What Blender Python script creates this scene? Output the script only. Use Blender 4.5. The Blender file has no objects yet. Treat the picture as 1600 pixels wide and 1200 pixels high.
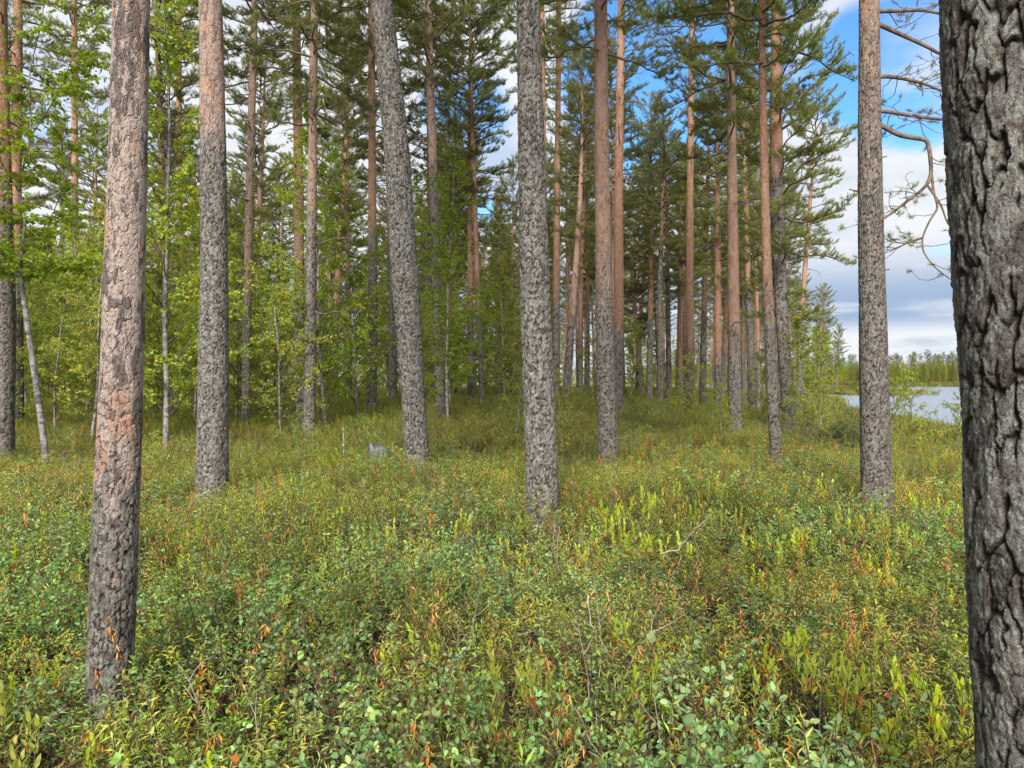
import bpy, math, random
import numpy as np
from mathutils import Vector, Matrix, Euler

random.seed(7)
RS = np.random.RandomState(11)
scene = bpy.context.scene
COL = scene.collection
R = math.radians

# ------------------------------------------------------------------ camera, sky, sun, exposure
F = 1110.0            # focal length in photograph pixels (1600 wide)
HOR = 597.0           # pixel row of the horizon
CAM = 1.6             # eye height
cam_d = bpy.data.cameras.new('camera')
cam = bpy.data.objects.new('camera', cam_d); COL.objects.link(cam)
cam_d.sensor_width = 36.0; cam_d.lens = 36.0 * F / 1600.0
cam_d.clip_start = 0.05; cam_d.clip_end = 3000
cam.location = (0, 0, CAM)
cam.rotation_euler = (R(90) - math.atan((600 - HOR) / F), 0, 0)
scene.camera = cam

SUN_EL, SUN_AZ = R(33), R(187)      # azimuth clockwise from +Y: behind the camera
sun_d = bpy.data.lights.new('sun', 'SUN'); sun_d.energy = 3.4; sun_d.angle = R(22)
sun_d.color = (1.0, 0.955, 0.88)
sun = bpy.data.objects.new('sun', sun_d); COL.objects.link(sun)
sdir = Vector((math.sin(SUN_AZ) * math.cos(SUN_EL), math.cos(SUN_AZ) * math.cos(SUN_EL), math.sin(SUN_EL)))
sun.rotation_euler = sdir.to_track_quat('Z', 'Y').to_euler()

world = bpy.data.worlds.new('World'); scene.world = world; world.use_nodes = True
def build_world():
    nt = world.node_tree; nt.nodes.clear(); N = nt.nodes; L = nt.links
    def n(t, **k):
        o = N.new(t)
        for a, b in k.items(): setattr(o, a, b)
        return o
    def m(op, a, b=None, c=None, clamp=False):
        o = n('ShaderNodeMath', operation=op, use_clamp=clamp)
        for i, v in enumerate((a, b, c)):
            if v is None: continue
            if isinstance(v, (int, float)): o.inputs[i].default_value = v
            else: L.new(v, o.inputs[i])
        return o.outputs[0]
    def mr(v, a, b, c=0.0, d=1.0):
        o = n('ShaderNodeMapRange', interpolation_type='SMOOTHSTEP')
        L.new(v, o.inputs[0])
        for i, q in enumerate((a, b, c, d)): o.inputs[i + 1].default_value = q
        return o.outputs[0]
    tc = n('ShaderNodeTexCoord'); g = tc.outputs['Generated']
    sep = n('ShaderNodeSeparateXYZ'); L.new(g, sep.inputs[0])
    x, y, z = sep.outputs
    zz = m('ADD', m('MAXIMUM', z, 0.0), 0.16)
    comb = n('ShaderNodeCombineXYZ'); L.new(m('DIVIDE', x, zz), comb.inputs[0]); L.new(m('DIVIDE', y, zz), comb.inputs[1])
    def noise(sc, det, rough, off, dist=0.0):
        mp = n('ShaderNodeVectorMath', operation='ADD'); L.new(comb.outputs[0], mp.inputs[0]); mp.inputs[1].default_value = off
        o = n('ShaderNodeTexNoise'); L.new(mp.outputs[0], o.inputs['Vector'])
        o.inputs['Scale'].default_value = sc; o.inputs['Detail'].default_value = det
        o.inputs['Roughness'].default_value = rough; o.inputs['Distortion'].default_value = dist
        return o.outputs[0]
    big = noise(0.8, 8, 0.55, (3.1, 7.7, 0), 0.3)
    cov = m('ADD', big, 0.15)
    # gaps between the clouds where the blue shows
    for (u, v, inner, outer, amt) in ((1080, 60, 0.995, 0.974, .33), (1010, 140, 0.998, 0.990, .12), (1415, 110, 0.998, 0.993, .32),
                                      (735, 250, 0.9985, 0.992, .2), (1490, 300, 0.999, 0.995, .11), (700, 90, 0.999, 0.993, .1)):
        d = Vector(((u - 800) / F, 1, (HOR - v) / F)).normalized()
        dt = n('ShaderNodeVectorMath', operation='DOT_PRODUCT'); L.new(g, dt.inputs[0]); dt.inputs[1].default_value = d
        cov = m('SUBTRACT', cov, mr(dt.outputs['Value'], outer, inner, 0, amt))
    mask = mr(cov, 0.36, 0.52)
    shade = m('MULTIPLY', mr(noise(1.5, 7, 0.6, (11, 2, 0)), 0.42, 0.68), 0.55)
    # streaky grey cloud base low over the lake
    st = n('ShaderNodeMapping'); L.new(g, st.inputs[0]); st.inputs['Scale'].default_value = (2.0, 2.0, 17.0)
    sn = n('ShaderNodeTexNoise'); L.new(st.outputs[0], sn.inputs['Vector']); sn.inputs['Scale'].default_value = 1.7; sn.inputs['Detail'].default_value = 5
    low = m('MULTIPLY', mr(z, 0.055, 0.085), mr(z, 0.19, 0.10))
    low = m('MULTIPLY', low, mr(sn.outputs[0], 0.30, 0.50))
    shade = m('MAXIMUM', shade, low, clamp=True)
    cc = n('ShaderNodeMix', data_type='RGBA'); L.new(shade, cc.inputs[0])
    cc.inputs[6].default_value = (0.86, 0.89, 0.93, 1); cc.inputs[7].default_value = (0.36, 0.48, 0.68, 1)
    sky = n('ShaderNodeTexSky'); sky.sky_type = 'NISHITA'; sky.sun_disc = False
    sky.sun_elevation = SUN_EL; sky.sun_rotation = SUN_AZ; sky.ozone_density = 3.0; sky.air_density = 1.0; sky.dust_density = 0.4
    b1 = n('ShaderNodeBackground'); sk = n('ShaderNodeMix', data_type='RGBA', blend_type='MULTIPLY'); sk.inputs[0].default_value = 1; L.new(sky.outputs[0], sk.inputs[6]); sk.inputs[7].default_value = (.52, .86, 1.1, 1)
    L.new(sk.outputs[2], b1.inputs[0]); b1.inputs[1].default_value = 0.115
    b2 = n('ShaderNodeBackground'); L.new(cc.outputs[2], b2.inputs[0]); b2.inputs[1].default_value = 0.50
    mx = n('ShaderNodeMixShader'); L.new(mask, mx.inputs[0]); L.new(b1.outputs[0], mx.inputs[1]); L.new(b2.outputs[0], mx.inputs[2])
    out = n('ShaderNodeOutputWorld'); L.new(mx.outputs[0], out.inputs[0])
build_world()
scene.view_settings.view_transform = 'Standard'; scene.view_settings.look = 'None'
scene.view_settings.gamma = 1; scene.view_settings.use_curve_mapping = False
scene.view_settings.exposure = 1.1
scene.cycles.max_bounces = 6; scene.cycles.diffuse_bounces = 4; scene.cycles.transmission_bounces = 4; scene.cycles.glossy_bounces = 2
scene.cycles.use_adaptive_sampling = True; scene.cycles.adaptive_threshold = 0.04; scene.cycles.transparent_max_bounces = 8

# ------------------------------------------------------------------ numeric helpers
def _h(ix, iy, s):
    ix = np.asarray(ix).astype(np.int64); iy = np.asarray(iy).astype(np.int64)
    n = (ix * 374761393 + iy * 668265263 + s * 974634777) & 0xffffffff
    n = ((n ^ (n >> 13)) * 1274126177) & 0xffffffff
    n = ((n ^ (n >> 16)) * 2246822519) & 0xffffffff
    return ((n ^ (n >> 15)) & 0xffffff) / float(0x1000000)
def vnoise(x, y, s=0, per=None):
    ix = np.floor(x); iy = np.floor(y); fx = x - ix; fy = y - iy
    fx = fx * fx * (3 - 2 * fx); fy = fy * fy * (3 - 2 * fy)
    w = (lambda q: np.mod(q, per)) if per else (lambda q: q)
    a = _h(w(ix), iy, s); b = _h(w(ix + 1), iy, s); c = _h(w(ix), iy + 1, s); d = _h(w(ix + 1), iy + 1, s)
    return (a * (1 - fx) + b * fx) * (1 - fy) + (c * (1 - fx) + d * fx) * fy
def fbm(x, y, s=0, octv=4, per=None):
    r = 0; a = .5; t = 0
    for k in range(octv):
        r = r + a * vnoise(x, y, s + k * 17, per); t += a
        x = x * 2; y = y * 2; a *= .5; per = per * 2 if per else None
    return r / t
def voro(x, y, s, per):
    ix = np.floor(x); iy = np.floor(y)
    f1 = np.full(x.shape, 9.0); f2 = np.full(x.shape, 9.0); cid = np.zeros(x.shape)
    for dx in (-1, 0, 1):
        for dy in (-1, 0, 1):
            cx = ix + dx; cy = iy + dy; wx = np.mod(cx, per)
            px = cx + .15 + .7 * _h(wx, cy, s); py = cy + .1 + .8 * _h(wx, cy, s + 5)
            d = np.sqrt((x - px) ** 2 + (y - py) ** 2)
            m = d < f1
            f2 = np.where(m, f1, np.minimum(f2, d)); cid = np.where(m, _h(wx, cy, s + 9), cid); f1 = np.where(m, d, f1)
    return f1, f2, cid
def sst(a, b, x):
    t = np.clip((x - a) / (b - a), 0, 1); return t * t * (3 - 2 * t)
def unit(v): return v / np.maximum(np.linalg.norm(v, axis=-1, keepdims=True), 1e-9)

SHY = [-60, -10, 0, 10, 17, 25, 40, 70, 100, 300]
SHX = [30, 18, 16, 13.5, 12.2, 14.5, 18.2, 32, 47, 150]
def shore(y): return np.interp(y, SHY, SHX)
def ground_z(x, y):
    x = np.asarray(x, float); y = np.asarray(y, float)
    s = x - shore(y)
    rise = 0.58 * sst(9, 27, y) * (1 - sst(-16, -4, s))
    bumps = 0.16 * (fbm(x * .45 + 9, y * .45 + 3, 3, 3) - .5) + .10 * (vnoise(x * .9, y * .9, 8) - .5)
    land = rise + bumps * (1 - sst(-4, 0, s))
    z = land * (1 - sst(-7, -.5, s)) + (-0.28) * sst(-7, -.5, s) - 1.3 * sst(-.5, 6, s)
    spit = np.exp(-((x - 53) / 5.0) ** 2 - ((y - 112) / 9.0) ** 2)
    z = np.maximum(z, -1.4 + 1.36 * np.minimum(spit * 1.6, 1))
    far = sst(296, 306, y)
    return np.where(y > 290, z * (1 - far) + (0.1 + .01 * (y - 300)) * far, z)
LAKE_Z = -0.30

def mesh_np(name, V, faces, attrs=None, smooth=False):
    """V (n,3); faces: list of int arrays (m,k); attrs: dict name -> (n,4) colours"""
    me = bpy.data.meshes.new(name)
    V = np.asarray(V, np.float32)
    me.vertices.add(len(V)); me.vertices.foreach_set('co', V.ravel())
    fl = [np.asarray(f, np.int32) for f in faces if len(f)]
    idx = np.concatenate([f.ravel() for f in fl])
    tot = np.concatenate([np.full(len(f), f.shape[1], np.int32) for f in fl])
    st = np.concatenate([[0], np.cumsum(tot)[:-1]]).astype(np.int32)
    me.loops.add(len(idx)); me.loops.foreach_set('vertex_index', idx)
    me.polygons.add(len(tot)); me.polygons.foreach_set('loop_start', st); me.polygons.foreach_set('loop_total', tot)
    if smooth: me.polygons.foreach_set('use_smooth', np.ones(len(tot), bool))
    for k, c in (attrs or {}).items():
        a = me.attributes.new(k, 'FLOAT_COLOR', 'POINT'); a.data.foreach_set('color', np.asarray(c, np.float32).ravel())
    me.update(); me.validate()
    return me
def link(name, me, parent=None, mat=None, **props):
    o = bpy.data.objects.new(name, me); COL.objects.link(o)
    if parent: o.parent = parent
    if mat and me and not me.materials: me.materials.append(mat)
    for k, v in props.items(): o[k] = v
    return o
def empty(name, loc, label, cat, group=None, rz=0):
    o = bpy.data.objects.new(name, None); COL.objects.link(o); o.location = loc; o.rotation_euler = (0, 0, rz)
    o.empty_display_size = .2; o['label'] = label; o['category'] = cat
    if group: o['group'] = group
    return o

class Tubes:
    def __init__(s): s.V = []; s.Q = []; s.C = []; s.n = 0
    def add(s, P, r, k=4, col=(0, 0, 0, 1)):
        P = np.asarray(P, float); r = np.asarray(r, float)
        T = unit(np.gradient(P, axis=0)); up = np.array([0, 0, 1.0]) if abs(T[0][2]) < .9 else np.array([1.0, 0, 0])
        A = unit(np.cross(T, up)); B = np.cross(T, A)
        an = np.arange(k) * 2 * np.pi / k
        ring = P[:, None] + r[:, None, None] * (np.cos(an)[None, :, None] * A[:, None] + np.sin(an)[None, :, None] * B[:, None])
        m = len(P); i = np.arange(m - 1)[:, None] * k; j = np.arange(k)[None]; j2 = (j + 1) % k
        s.Q.append(np.stack([i + j, i + j2, i + k + j2, i + k + j], -1).reshape(-1, 4) + s.n)
        s.V.append(ring.reshape(-1, 3)); s.C.append(np.tile(np.asarray(col, float), (m * k, 1))); s.n += m * k
    def mesh(s, name, smooth=True):
        return mesh_np(name, np.concatenate(s.V), [np.concatenate(s.Q)], {'Col': np.concatenate(s.C)}, smooth)

def leaves_mesh_data(P, D, U, L, W, C, narrow=False, fold=.18, droop=.15):
    """folded leaves: P base, D direction, U rough normal, all (n,3); L, W (n,)"""
    D = unit(D); S = unit(np.cross(D, U)); U = np.cross(S, D); n = len(P); L = L[:, None]; W = W[:, None]
    if narrow:
        v = np.stack([P, P + D * L * .45 + S * W * .5, P + D * L - U * L * droop, P + D * L * .45 - S * W * .5], 1)
        b = np.arange(n)[:, None] * 4
        return v.reshape(-1, 3), [np.concatenate([b + [[0, 1, 2]], b + [[0, 2, 3]]])], np.repeat(C, 4, 0)
    v = np.stack([P, P + D * L * .28 + S * W * .46 + U * W * fold, P + D * L * .68 + S * W * .40 + U * W * fold - U * L * droop * .4,
                  P + D * L - U * L * droop,
                  P + D * L * .68 - S * W * .40 + U * W * fold - U * L * droop * .4, P + D * L * .28 - S * W * .46 + U * W * fold], 1)
    b = np.arange(n)[:, None] * 6
    return v.reshape(-1, 3), [np.concatenate([b + [[0, 1, 2, 3]], b + [[0, 3, 4, 5]]])], np.repeat(C, 6, 0)

# ------------------------------------------------------------------ materials
def new_mat(name):
    m = bpy.data.materials.new(name); m.use_nodes = True; nt = m.node_tree; nt.nodes.clear(); return m, nt
class NT:
    def __init__(s, nt): s.nt = nt
    def n(s, t, **k):
        o = s.nt.nodes.new(t)
        for a, b in k.items(): setattr(o, a, b)
        return o
    def l(s, a, b): s.nt.links.new(a, b)
    def set(s, sock, v):
        if isinstance(v, (int, float)): sock.default_value = v
        elif isinstance(v, tuple): sock.default_value = v if len(v) != 3 else (*v, 1)
        else: s.l(v, sock)
    def math(s, op, a, b=None, clamp=False):
        o = s.n('ShaderNodeMath', operation=op, use_clamp=clamp); s.set(o.inputs[0], a)
        if b is not None: s.set(o.inputs[1], b)
        return o.outputs[0]
    def mix(s, f, a, b, blend='MIX'):
        o = s.n('ShaderNodeMix', data_type='RGBA', blend_type=blend); s.set(o.inputs[0], f); s.set(o.inputs[6], a); s.set(o.inputs[7], b); return o.outputs[2]
    def mr(s, v, a, b, c=0.0, d=1.0):
        o = s.n('ShaderNodeMapRange', interpolation_type='SMOOTHSTEP'); s.set(o.inputs[0], v)
        for i, q in enumerate((a, b, c, d)): s.set(o.inputs[i + 1], q)
        return o.outputs[0]
    def noise(s, vec, sc, det=4, rough=.5):
        o = s.n('ShaderNodeTexNoise'); s.l(vec, o.inputs['Vector']); o.inputs['Scale'].default_value = sc
        o.inputs['Detail'].default_value = det; o.inputs['Roughness'].default_value = rough; return o.outputs[0]
    def attr(s, name, typ='GEOMETRY'):
        return s.n('ShaderNodeAttribute', attribute_name=name, attribute_type=typ)
    def bsdf(s, col, rough=.8, bump=None, strength=.3, dist=.01, spec=.3):
        p = s.n('ShaderNodeBsdfPrincipled'); s.set(p.inputs['Base Color'], col); s.set(p.inputs['Roughness'], rough)
        p.inputs['Specular IOR Level'].default_value = spec
        if bump is not None:
            b = s.n('ShaderNodeBump'); b.inputs['Strength'].default_value = strength; b.inputs['Distance'].default_value = dist
            s.l(bump, b.inputs['Height']); s.l(b.outputs[0], p.inputs['Normal'])
        return p.outputs[0]
    def out(s, sh): o = s.n('ShaderNodeOutputMaterial'); s.l(sh, o.inputs[0])

def mat_bark():
    m, nt = new_mat('pine_bark'); t = NT(nt)
    a = t.attr('bark'); sp = t.n('ShaderNodeSeparateColor'); t.l(a.outputs['Color'], sp.inputs[0])
    edge, cell, org = sp.outputs; lich = a.outputs['Alpha']
    tc = t.n('ShaderNodeTexCoord'); oc = tc.outputs['Object']
    mp = t.n('ShaderNodeMapping'); t.l(oc, mp.inputs[0]); mp.inputs['Scale'].default_value = (1, 1, .35); ov = mp.outputs[0]
    n1 = t.noise(ov, 9, 5, .6); n2 = t.noise(oc, 60, 6, .65); n3 = t.noise(oc, 22, 4, .6)
    pale = t.attr('pale', 'OBJECT').outputs['Fac']
    n4 = t.noise(ov, 75, 4, .65)
    grey = t.mix(t.mr(t.math('ADD', t.math('MULTIPLY', cell, .55), t.math('MULTIPLY', n4, .9)), .38, 1.05), (.085, .070, .063), (.265, .24, .222))
    grey = t.mix(t.mr(n1, .5, .72, 0, .8), grey, (.21, .15, .125))
    lm = t.math('ADD', t.math('MULTIPLY', n3, .8), t.math('MULTIPLY', n1, .3))
    lm = t.math('ADD', lm, t.math('MULTIPLY', cell, .08))
    lm = t.math('MULTIPLY', t.mr(lm, .55, .64), lich)
    lm = t.math('MULTIPLY', lm, t.mr(n4, .36, .58, .1, .85))
    grey = t.mix(lm, grey, (.35, .355, .325))
    oc1 = t.mix(t.mr(t.math('ADD', t.math('MULTIPLY', cell, .4), t.math('MULTIPLY', n1, .8)), .35, .8), (.34, .16, .09), (.42, .27, .195))
    oc1 = t.mix(t.mr(n3, .55, .70), oc1, (.25, .165, .13))
    pn = t.noise(ov, 11, 4, .6)
    pk = t.mix(t.mr(t.math('ADD', t.math('MULTIPLY', cell, .25), t.math('MULTIPLY', n4, .8)), .38, .68), (.50, .385, .34), (.40, .335, .305))
    pk = t.mix(t.mr(pn, .51, .66, 0, .75), pk, (.55, .30, .20))
    pk = t.mix(t.mr(t.math('ADD', t.math('MULTIPLY', t.noise(ov, 17, 4, .6), .85), t.math('MULTIPLY', cell, .22)), .555, .61, 0, .85), pk, (.125, .105, .10))
    orange = t.mix(pale, oc1, pk)
    col = t.mix(org, grey, orange)
    crackc = t.mix(org, (.045, .035, .030), t.mix(pale, (.17, .085, .055), (.20, .14, .12)))
    cw = t.mr(org, 0, 1, .24, .09)
    cf = t.n('ShaderNodeMapRange', interpolation_type='SMOOTHSTEP'); t.l(edge, cf.inputs[0]); t.l(cw, cf.inputs[2]); cf.inputs[3].default_value = 1; cf.inputs[4].default_value = 0
    cf = t.math('MULTIPLY', cf.outputs[0], t.mr(org, 0, 1, 1, .6))
    col = t.mix(cf, col, crackc)
    col = t.mix(t.mr(n2, .3, .6, .4, 0), col, (.05, .042, .038))
    n5 = t.noise(oc, 260, 4, .7)
    col = t.mix(1.0, col, t.mix(t.mr(n5, .35, .65), (.62, .60, .58), (1.30, 1.30, 1.28)), 'MULTIPLY')
    h = t.math('ADD', n2, t.math('MULTIPLY', t.mr(edge, 0, .2), 1.2))
    t.out(t.bsdf(col, .92, t.math('ADD', h, t.math('MULTIPLY', n5, .8)), 1.0, .009, .1)); return m
def mat_birch():
    m, nt = new_mat('birch_bark'); t = NT(nt)
    oc = t.n('ShaderNodeTexCoord').outputs['Object']
    mp = t.n('ShaderNodeMapping'); t.l(oc, mp.inputs[0]); mp.inputs['Scale'].default_value = (6, 6, 30)
    n1 = t.noise(mp.outputs[0], 1, 4, .6); n2 = t.noise(oc, 12, 5)
    col = t.mix(t.mr(n2, .35, .65), (.32, .30, .28), (.12, .108, .10))
    col = t.mix(t.mr(n1, .55, .66), col, (.06, .05, .045))
    t.out(t.bsdf(col, .7, n1, .3, .004)); return m
def mat_twig(name, c1, c2):
    m, nt = new_mat(name); t = NT(nt)
    oc = t.n('ShaderNodeTexCoord').outputs['Object']
    t.out(t.bsdf(t.mix(t.mr(t.noise(oc, 14, 5), .35, .65), c1, c2), .85, t.noise(oc, 70, 3), .4, .004)); return m
def mat_leaf(name, trans=.4, rough=.5, patch=0.0, spec=.3):
    m, nt = new_mat(name); t = NT(nt)
    c = t.attr('Col').outputs['Color']
    rnd = t.n('ShaderNodeObjectInfo').outputs['Random']
    geo = t.n('ShaderNodeNewGeometry').outputs['Position']
    hs = t.n('ShaderNodeHueSaturation')
    t.l(t.math('ADD', t.math('MULTIPLY', rnd, .035), .4825), hs.inputs['Hue'])
    t.l(t.mr(rnd, 0, 1, .92, 1.08), hs.inputs['Saturation'])
    val = t.math('MULTIPLY', t.mr(t.noise(geo, 1.3, 3), .3, .7, .82, 1.2), t.mr(t.math('FRACT', t.math('MULTIPLY', rnd, 7.31)), 0, 1, .8, 1.2))
    t.l(val, hs.inputs['Value']); t.l(c, hs.inputs['Color']); c = hs.outputs[0]
    p = t.n('ShaderNodeBsdfPrincipled'); t.l(c, p.inputs['Base Color']); p.inputs['Roughness'].default_value = rough; p.inputs['Specular IOR Level'].default_value = spec
    tr = t.n('ShaderNodeBsdfTranslucent'); t.l(t.mix(1.0, c, (1.25, 1.35, .6), 'MULTIPLY'), tr.inputs[0])
    mx = t.n('ShaderNodeMixShader'); mx.inputs[0].default_value = trans; t.l(p.outputs[0], mx.inputs[1]); t.l(tr.outputs[0], mx.inputs[2])
    t.out(mx.outputs[0]); return m
def mat_ground():
    m, nt = new_mat('forest_floor'); t = NT(nt)
    g = t.n('ShaderNodeNewGeometry').outputs['Position']
    a = t.noise(g, .6, 6, .6); b = t.noise(g, 14, 6, .65); c = t.noise(g, 90, 3)
    col = t.mix(t.mr(a, .4, .6), (.035, .027, .016), (.05, .055, .018))
    col = t.mix(t.mr(b, .5, .7), col, (.085, .055, .03))
    sx = t.n('ShaderNodeSeparateXYZ'); t.l(g, sx.inputs[0])
    far = t.mr(sx.outputs[1], 75, 95)
    col = t.mix(far, col, t.mix(b, (.22, .21, .09), (.14, .16, .05)))
    t.out(t.bsdf(col, .95, t.math('ADD', b, c), .8, .04)); return m
def mat_water():
    m, nt = new_mat('lake_water'); t = NT(nt)
    g = t.n('ShaderNodeNewGeometry').outputs['Position']
    mp = t.n('ShaderNodeMapping'); t.l(g, mp.inputs[0]); mp.inputs['Scale'].default_value = (1.0, 1.6, 1)
    n = t.math('ADD', t.noise(mp.outputs[0], 1.6, 4, .6), t.math('MULTIPLY', t.noise(mp.outputs[0], 7, 3, .5), .35))
    p = t.n('ShaderNodeBsdfPrincipled'); p.inputs['Base Color'].default_value = (.22, .26, .30, 1); p.inputs['Roughness'].default_value = .28
    p.inputs['IOR'].default_value = 1.33
    b = t.n('ShaderNodeBump'); b.inputs['Strength'].default_value = .5; b.inputs['Distance'].default_value = .05; t.l(n, b.inputs['Height']); t.l(b.outputs[0], p.inputs['Normal'])
    t.out(p.outputs[0]); return m
def mat_weathered():
    m, nt = new_mat('weathered_wood'); t = NT(nt)
    oc = t.n('ShaderNodeTexCoord').outputs['Object']
    mp = t.n('ShaderNodeMapping'); t.l(oc, mp.inputs[0]); mp.inputs['Scale'].default_value = (28, 28, 3)
    n1 = t.noise(mp.outputs[0], 1.4, 6, .65)
    col = t.mix(t.mr(n1, .35, .65), (.06, .06, .065), (.22, .225, .24))
    t.out(t.bsdf(col, .85, n1, .9, .012)); return m
BARK = mat_bark(); BIRCH = mat_birch()
LIMB = mat_twig('pine_limb_bark', (.10, .075, .06), (.20, .14, .105))
BTWIG = mat_twig('birch_twig_bark', (.07, .045, .035), (.15, .11, .09))
DEAD = mat_twig('dead_twig_bark', (.22, .19, .165), (.38, .35, .31))
STEM = mat_twig('shrub_stem_bark', (.07, .04, .028), (.13, .085, .06))
NEEDLE = mat_leaf('pine_needles', .38, .5); LEAF = mat_leaf('birch_leaves', .58, .45); SLEAF = mat_leaf('shrub_leaves', .42, .45)
GROUND = mat_ground(); WATER = mat_water(); OLDWOOD = mat_weathered()

# ------------------------------------------------------------------ ground and lake
def build_ground():
    yy = np.concatenate([np.arange(-30, 0, 1.5), np.arange(0, 30, .3), np.arange(30, 80, 1.0), np.arange(80, 320, 4), np.arange(320, 1200, 60), [1500, 2400]])
    xx = np.concatenate([[-1800, -900, -500, -300], np.arange(-200, -60, 8), np.arange(-60, -22, 1.5), np.arange(-22, 22, .3), np.arange(22, 60, 1.5), np.arange(60, 420, 8), [500, 900, 1800]])
    X, Y = np.meshgrid(xx, yy); Z = ground_z(X, Y); V = np.stack([X, Y, Z], -1).reshape(-1, 3)
    nx = len(xx); ny = len(yy); i = np.arange(ny - 1)[:, None] * nx; j = np.arange(nx - 1)[None]
    Q = np.stack([i + j, i + j + 1, i + nx + j + 1, i + nx + j], -1).reshape(-1, 4)
    link('ground', mesh_np('ground', V, [Q], smooth=True), mat=GROUND, kind='structure', label='shrub covered peaty forest floor')
    V = [(9, -60, LAKE_Z), (700, -60, LAKE_Z), (700, 330, LAKE_Z), (9, 330, LAKE_Z)]
    link('lake', mesh_np('lake', V, [[(0, 1, 2, 3)]]), mat=WATER, kind='structure', label='pale rippled lake behind the pines')
build_ground()

# ------------------------------------------------------------------ tree builders
def trunk_mesh(name, zs, cx, cy, rr, zbase, pxs, seed, cell, z_org, band, lich, depth=.012, flare=.35, rough_up=.25, kmax=400):
    """one bark-covered trunk; zs ring heights; cx, cy, rr, pxs arrays along zs in local coordinates"""
    circ = 2 * np.pi * rr.max(); k = int(min(kmax, max(9, circ / pxs)))
    th = np.arange(k) * 2 * np.pi / k
    TH, ZZ = np.meshgrid(th, zs); RR = np.repeat(rr[:, None], k, 1)
    per = max(4, int(round(circ / cell)))
    u = TH / (2 * np.pi) * per; v = ZZ / (cell * 2.6)
    wu = u + .75 * (fbm(u * .9, v * 1.7, seed, 3, None if False else None) - .5) * np.sin(TH / 2) ** .5 + .35 * (vnoise(u * 3, v * 5, seed + 3, per * 3) - .5)
    wv = v + .7 * (vnoise(u, v * .8, seed + 4, per) - .5) + .3 * (vnoise(u * 3, v * 3, seed + 6, per * 3) - .5)
    f1, f2, cid = voro(wu, wv, seed, per); e = f2 - f1
    e = e + .30 * sst(.52, .74, fbm(u * .8 + 3, v * 1.3, seed + 50, 3))        # some plates run together
    cwid = .07 + .34 * fbm(u * 1.7, v * 1.7, seed + 51, 2) ** 1.5
    _, g2, cid2 = voro(wu * 2, wv * 1.6, seed + 40, per * 2); e2 = g2 - _
    t = sst(-.5, .5, (ZZ - z_org) / band + (cid2 - .5) * .9 + (fbm(u * .5, v * .4, seed + 8, 3) - .5) * 1.2)
    rough = 1 - (1 - rough_up) * t
    fine = fbm(u * 5, v * 9, seed + 20, 3, per * 5) - .5
    fine2 = fbm(u * 11, v * 16, seed + 25, 3, per * 11) - .5
    d = depth * rough * (.95 * (sst(0, 1, e / cwid) - 1) + .30 * (cid - .4) + .14 * (sst(0, .12, e2) - 1) + .22 * (cid2 - .5) + .30 * fine + .42 * fine2)
    lump = .035 * (fbm(TH * 0 + np.cos(TH) * 1.2 + 5, ZZ * 1.1 + np.sin(TH) * .8, seed + 30, 2) - .5)
    h = ZZ - zbase
    fl = 1 + flare * np.exp(-np.maximum(h, 0) / .16) * (1 + .5 * np.sin(TH * 4 + seed))
    rad = RR * fl * (1 + lump * 2) + d * np.minimum(1, RR / .06)
    V = np.stack([cx[:, None] + rad * np.cos(TH), cy[:, None] + rad * np.sin(TH), ZZ], -1).reshape(-1, 3)
    n = len(zs); i = np.arange(n - 1)[:, None] * k; j = np.arange(k)[None]; j2 = (j + 1) % k
    Q = np.stack([i + j, i + j2, i + k + j2, i + k + j], -1).reshape(-1, 4)
    ee = np.minimum(e * .16 / cwid, .10 + e2 * .9)
    A = np.stack([ee, cid * .6 + cid2 * .4, t, np.full_like(t, lich)], -1).reshape(-1, 4)
    return mesh_np(name, V, [Q], {'bark': A}, True)

def curve_line(p0, az, L, pitch0, pitch1, n, wob, rnd):
    P = [np.array(p0, float)]; a = az
    for i in range(n):
        f = i / max(1, n - 1); pt = pitch0 + (pitch1 - pitch0) * f + rnd.uniform(-wob, wob); a += rnd.uniform(-wob, wob)
        P.append(P[-1] + L / n * np.array([math.cos(a) * math.cos(pt), math.sin(a) * math.cos(pt), math.sin(pt)]))
    return np.array(P)

def needles_data(P, D, m, L, W, rnd, cols):
    """bottle-brush tufts of needles at P pointing along D"""
    n = len(P); P = np.repeat(P, m, 0); D = unit(np.repeat(D, m, 0)); q = n * m
    Rn = unit(rnd.normal(size=(q, 3))); ND = unit(D * rnd.uniform(.35, 1.1, (q, 1)) + Rn * .85)
    B = P - D * rnd.uniform(0, L * 1.2, (q, 1)); S = unit(np.cross(ND, Rn)) * W / 2; ln = L * rnd.uniform(.75, 1.15, (q, 1))
    V = np.stack([B - S, B + S, B + ND * ln], 1).reshape(-1, 3)
    C = cols[rnd.randint(0, len(cols), n)]; C = np.repeat(C, m, 0) * rnd.uniform(.8, 1.2, (q, 1)); C[:, 3] = 1
    return V, [np.arange(q * 3).reshape(-1, 3)], np.repeat(C, 3, 0)
PINE_COLS = np.array([(.235, .25, .075, 1), (.19, .22, .075, 1), (.27, .265, .075, 1), (.16, .20, .08, 1), (.30, .27, .08, 1)])

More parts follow.
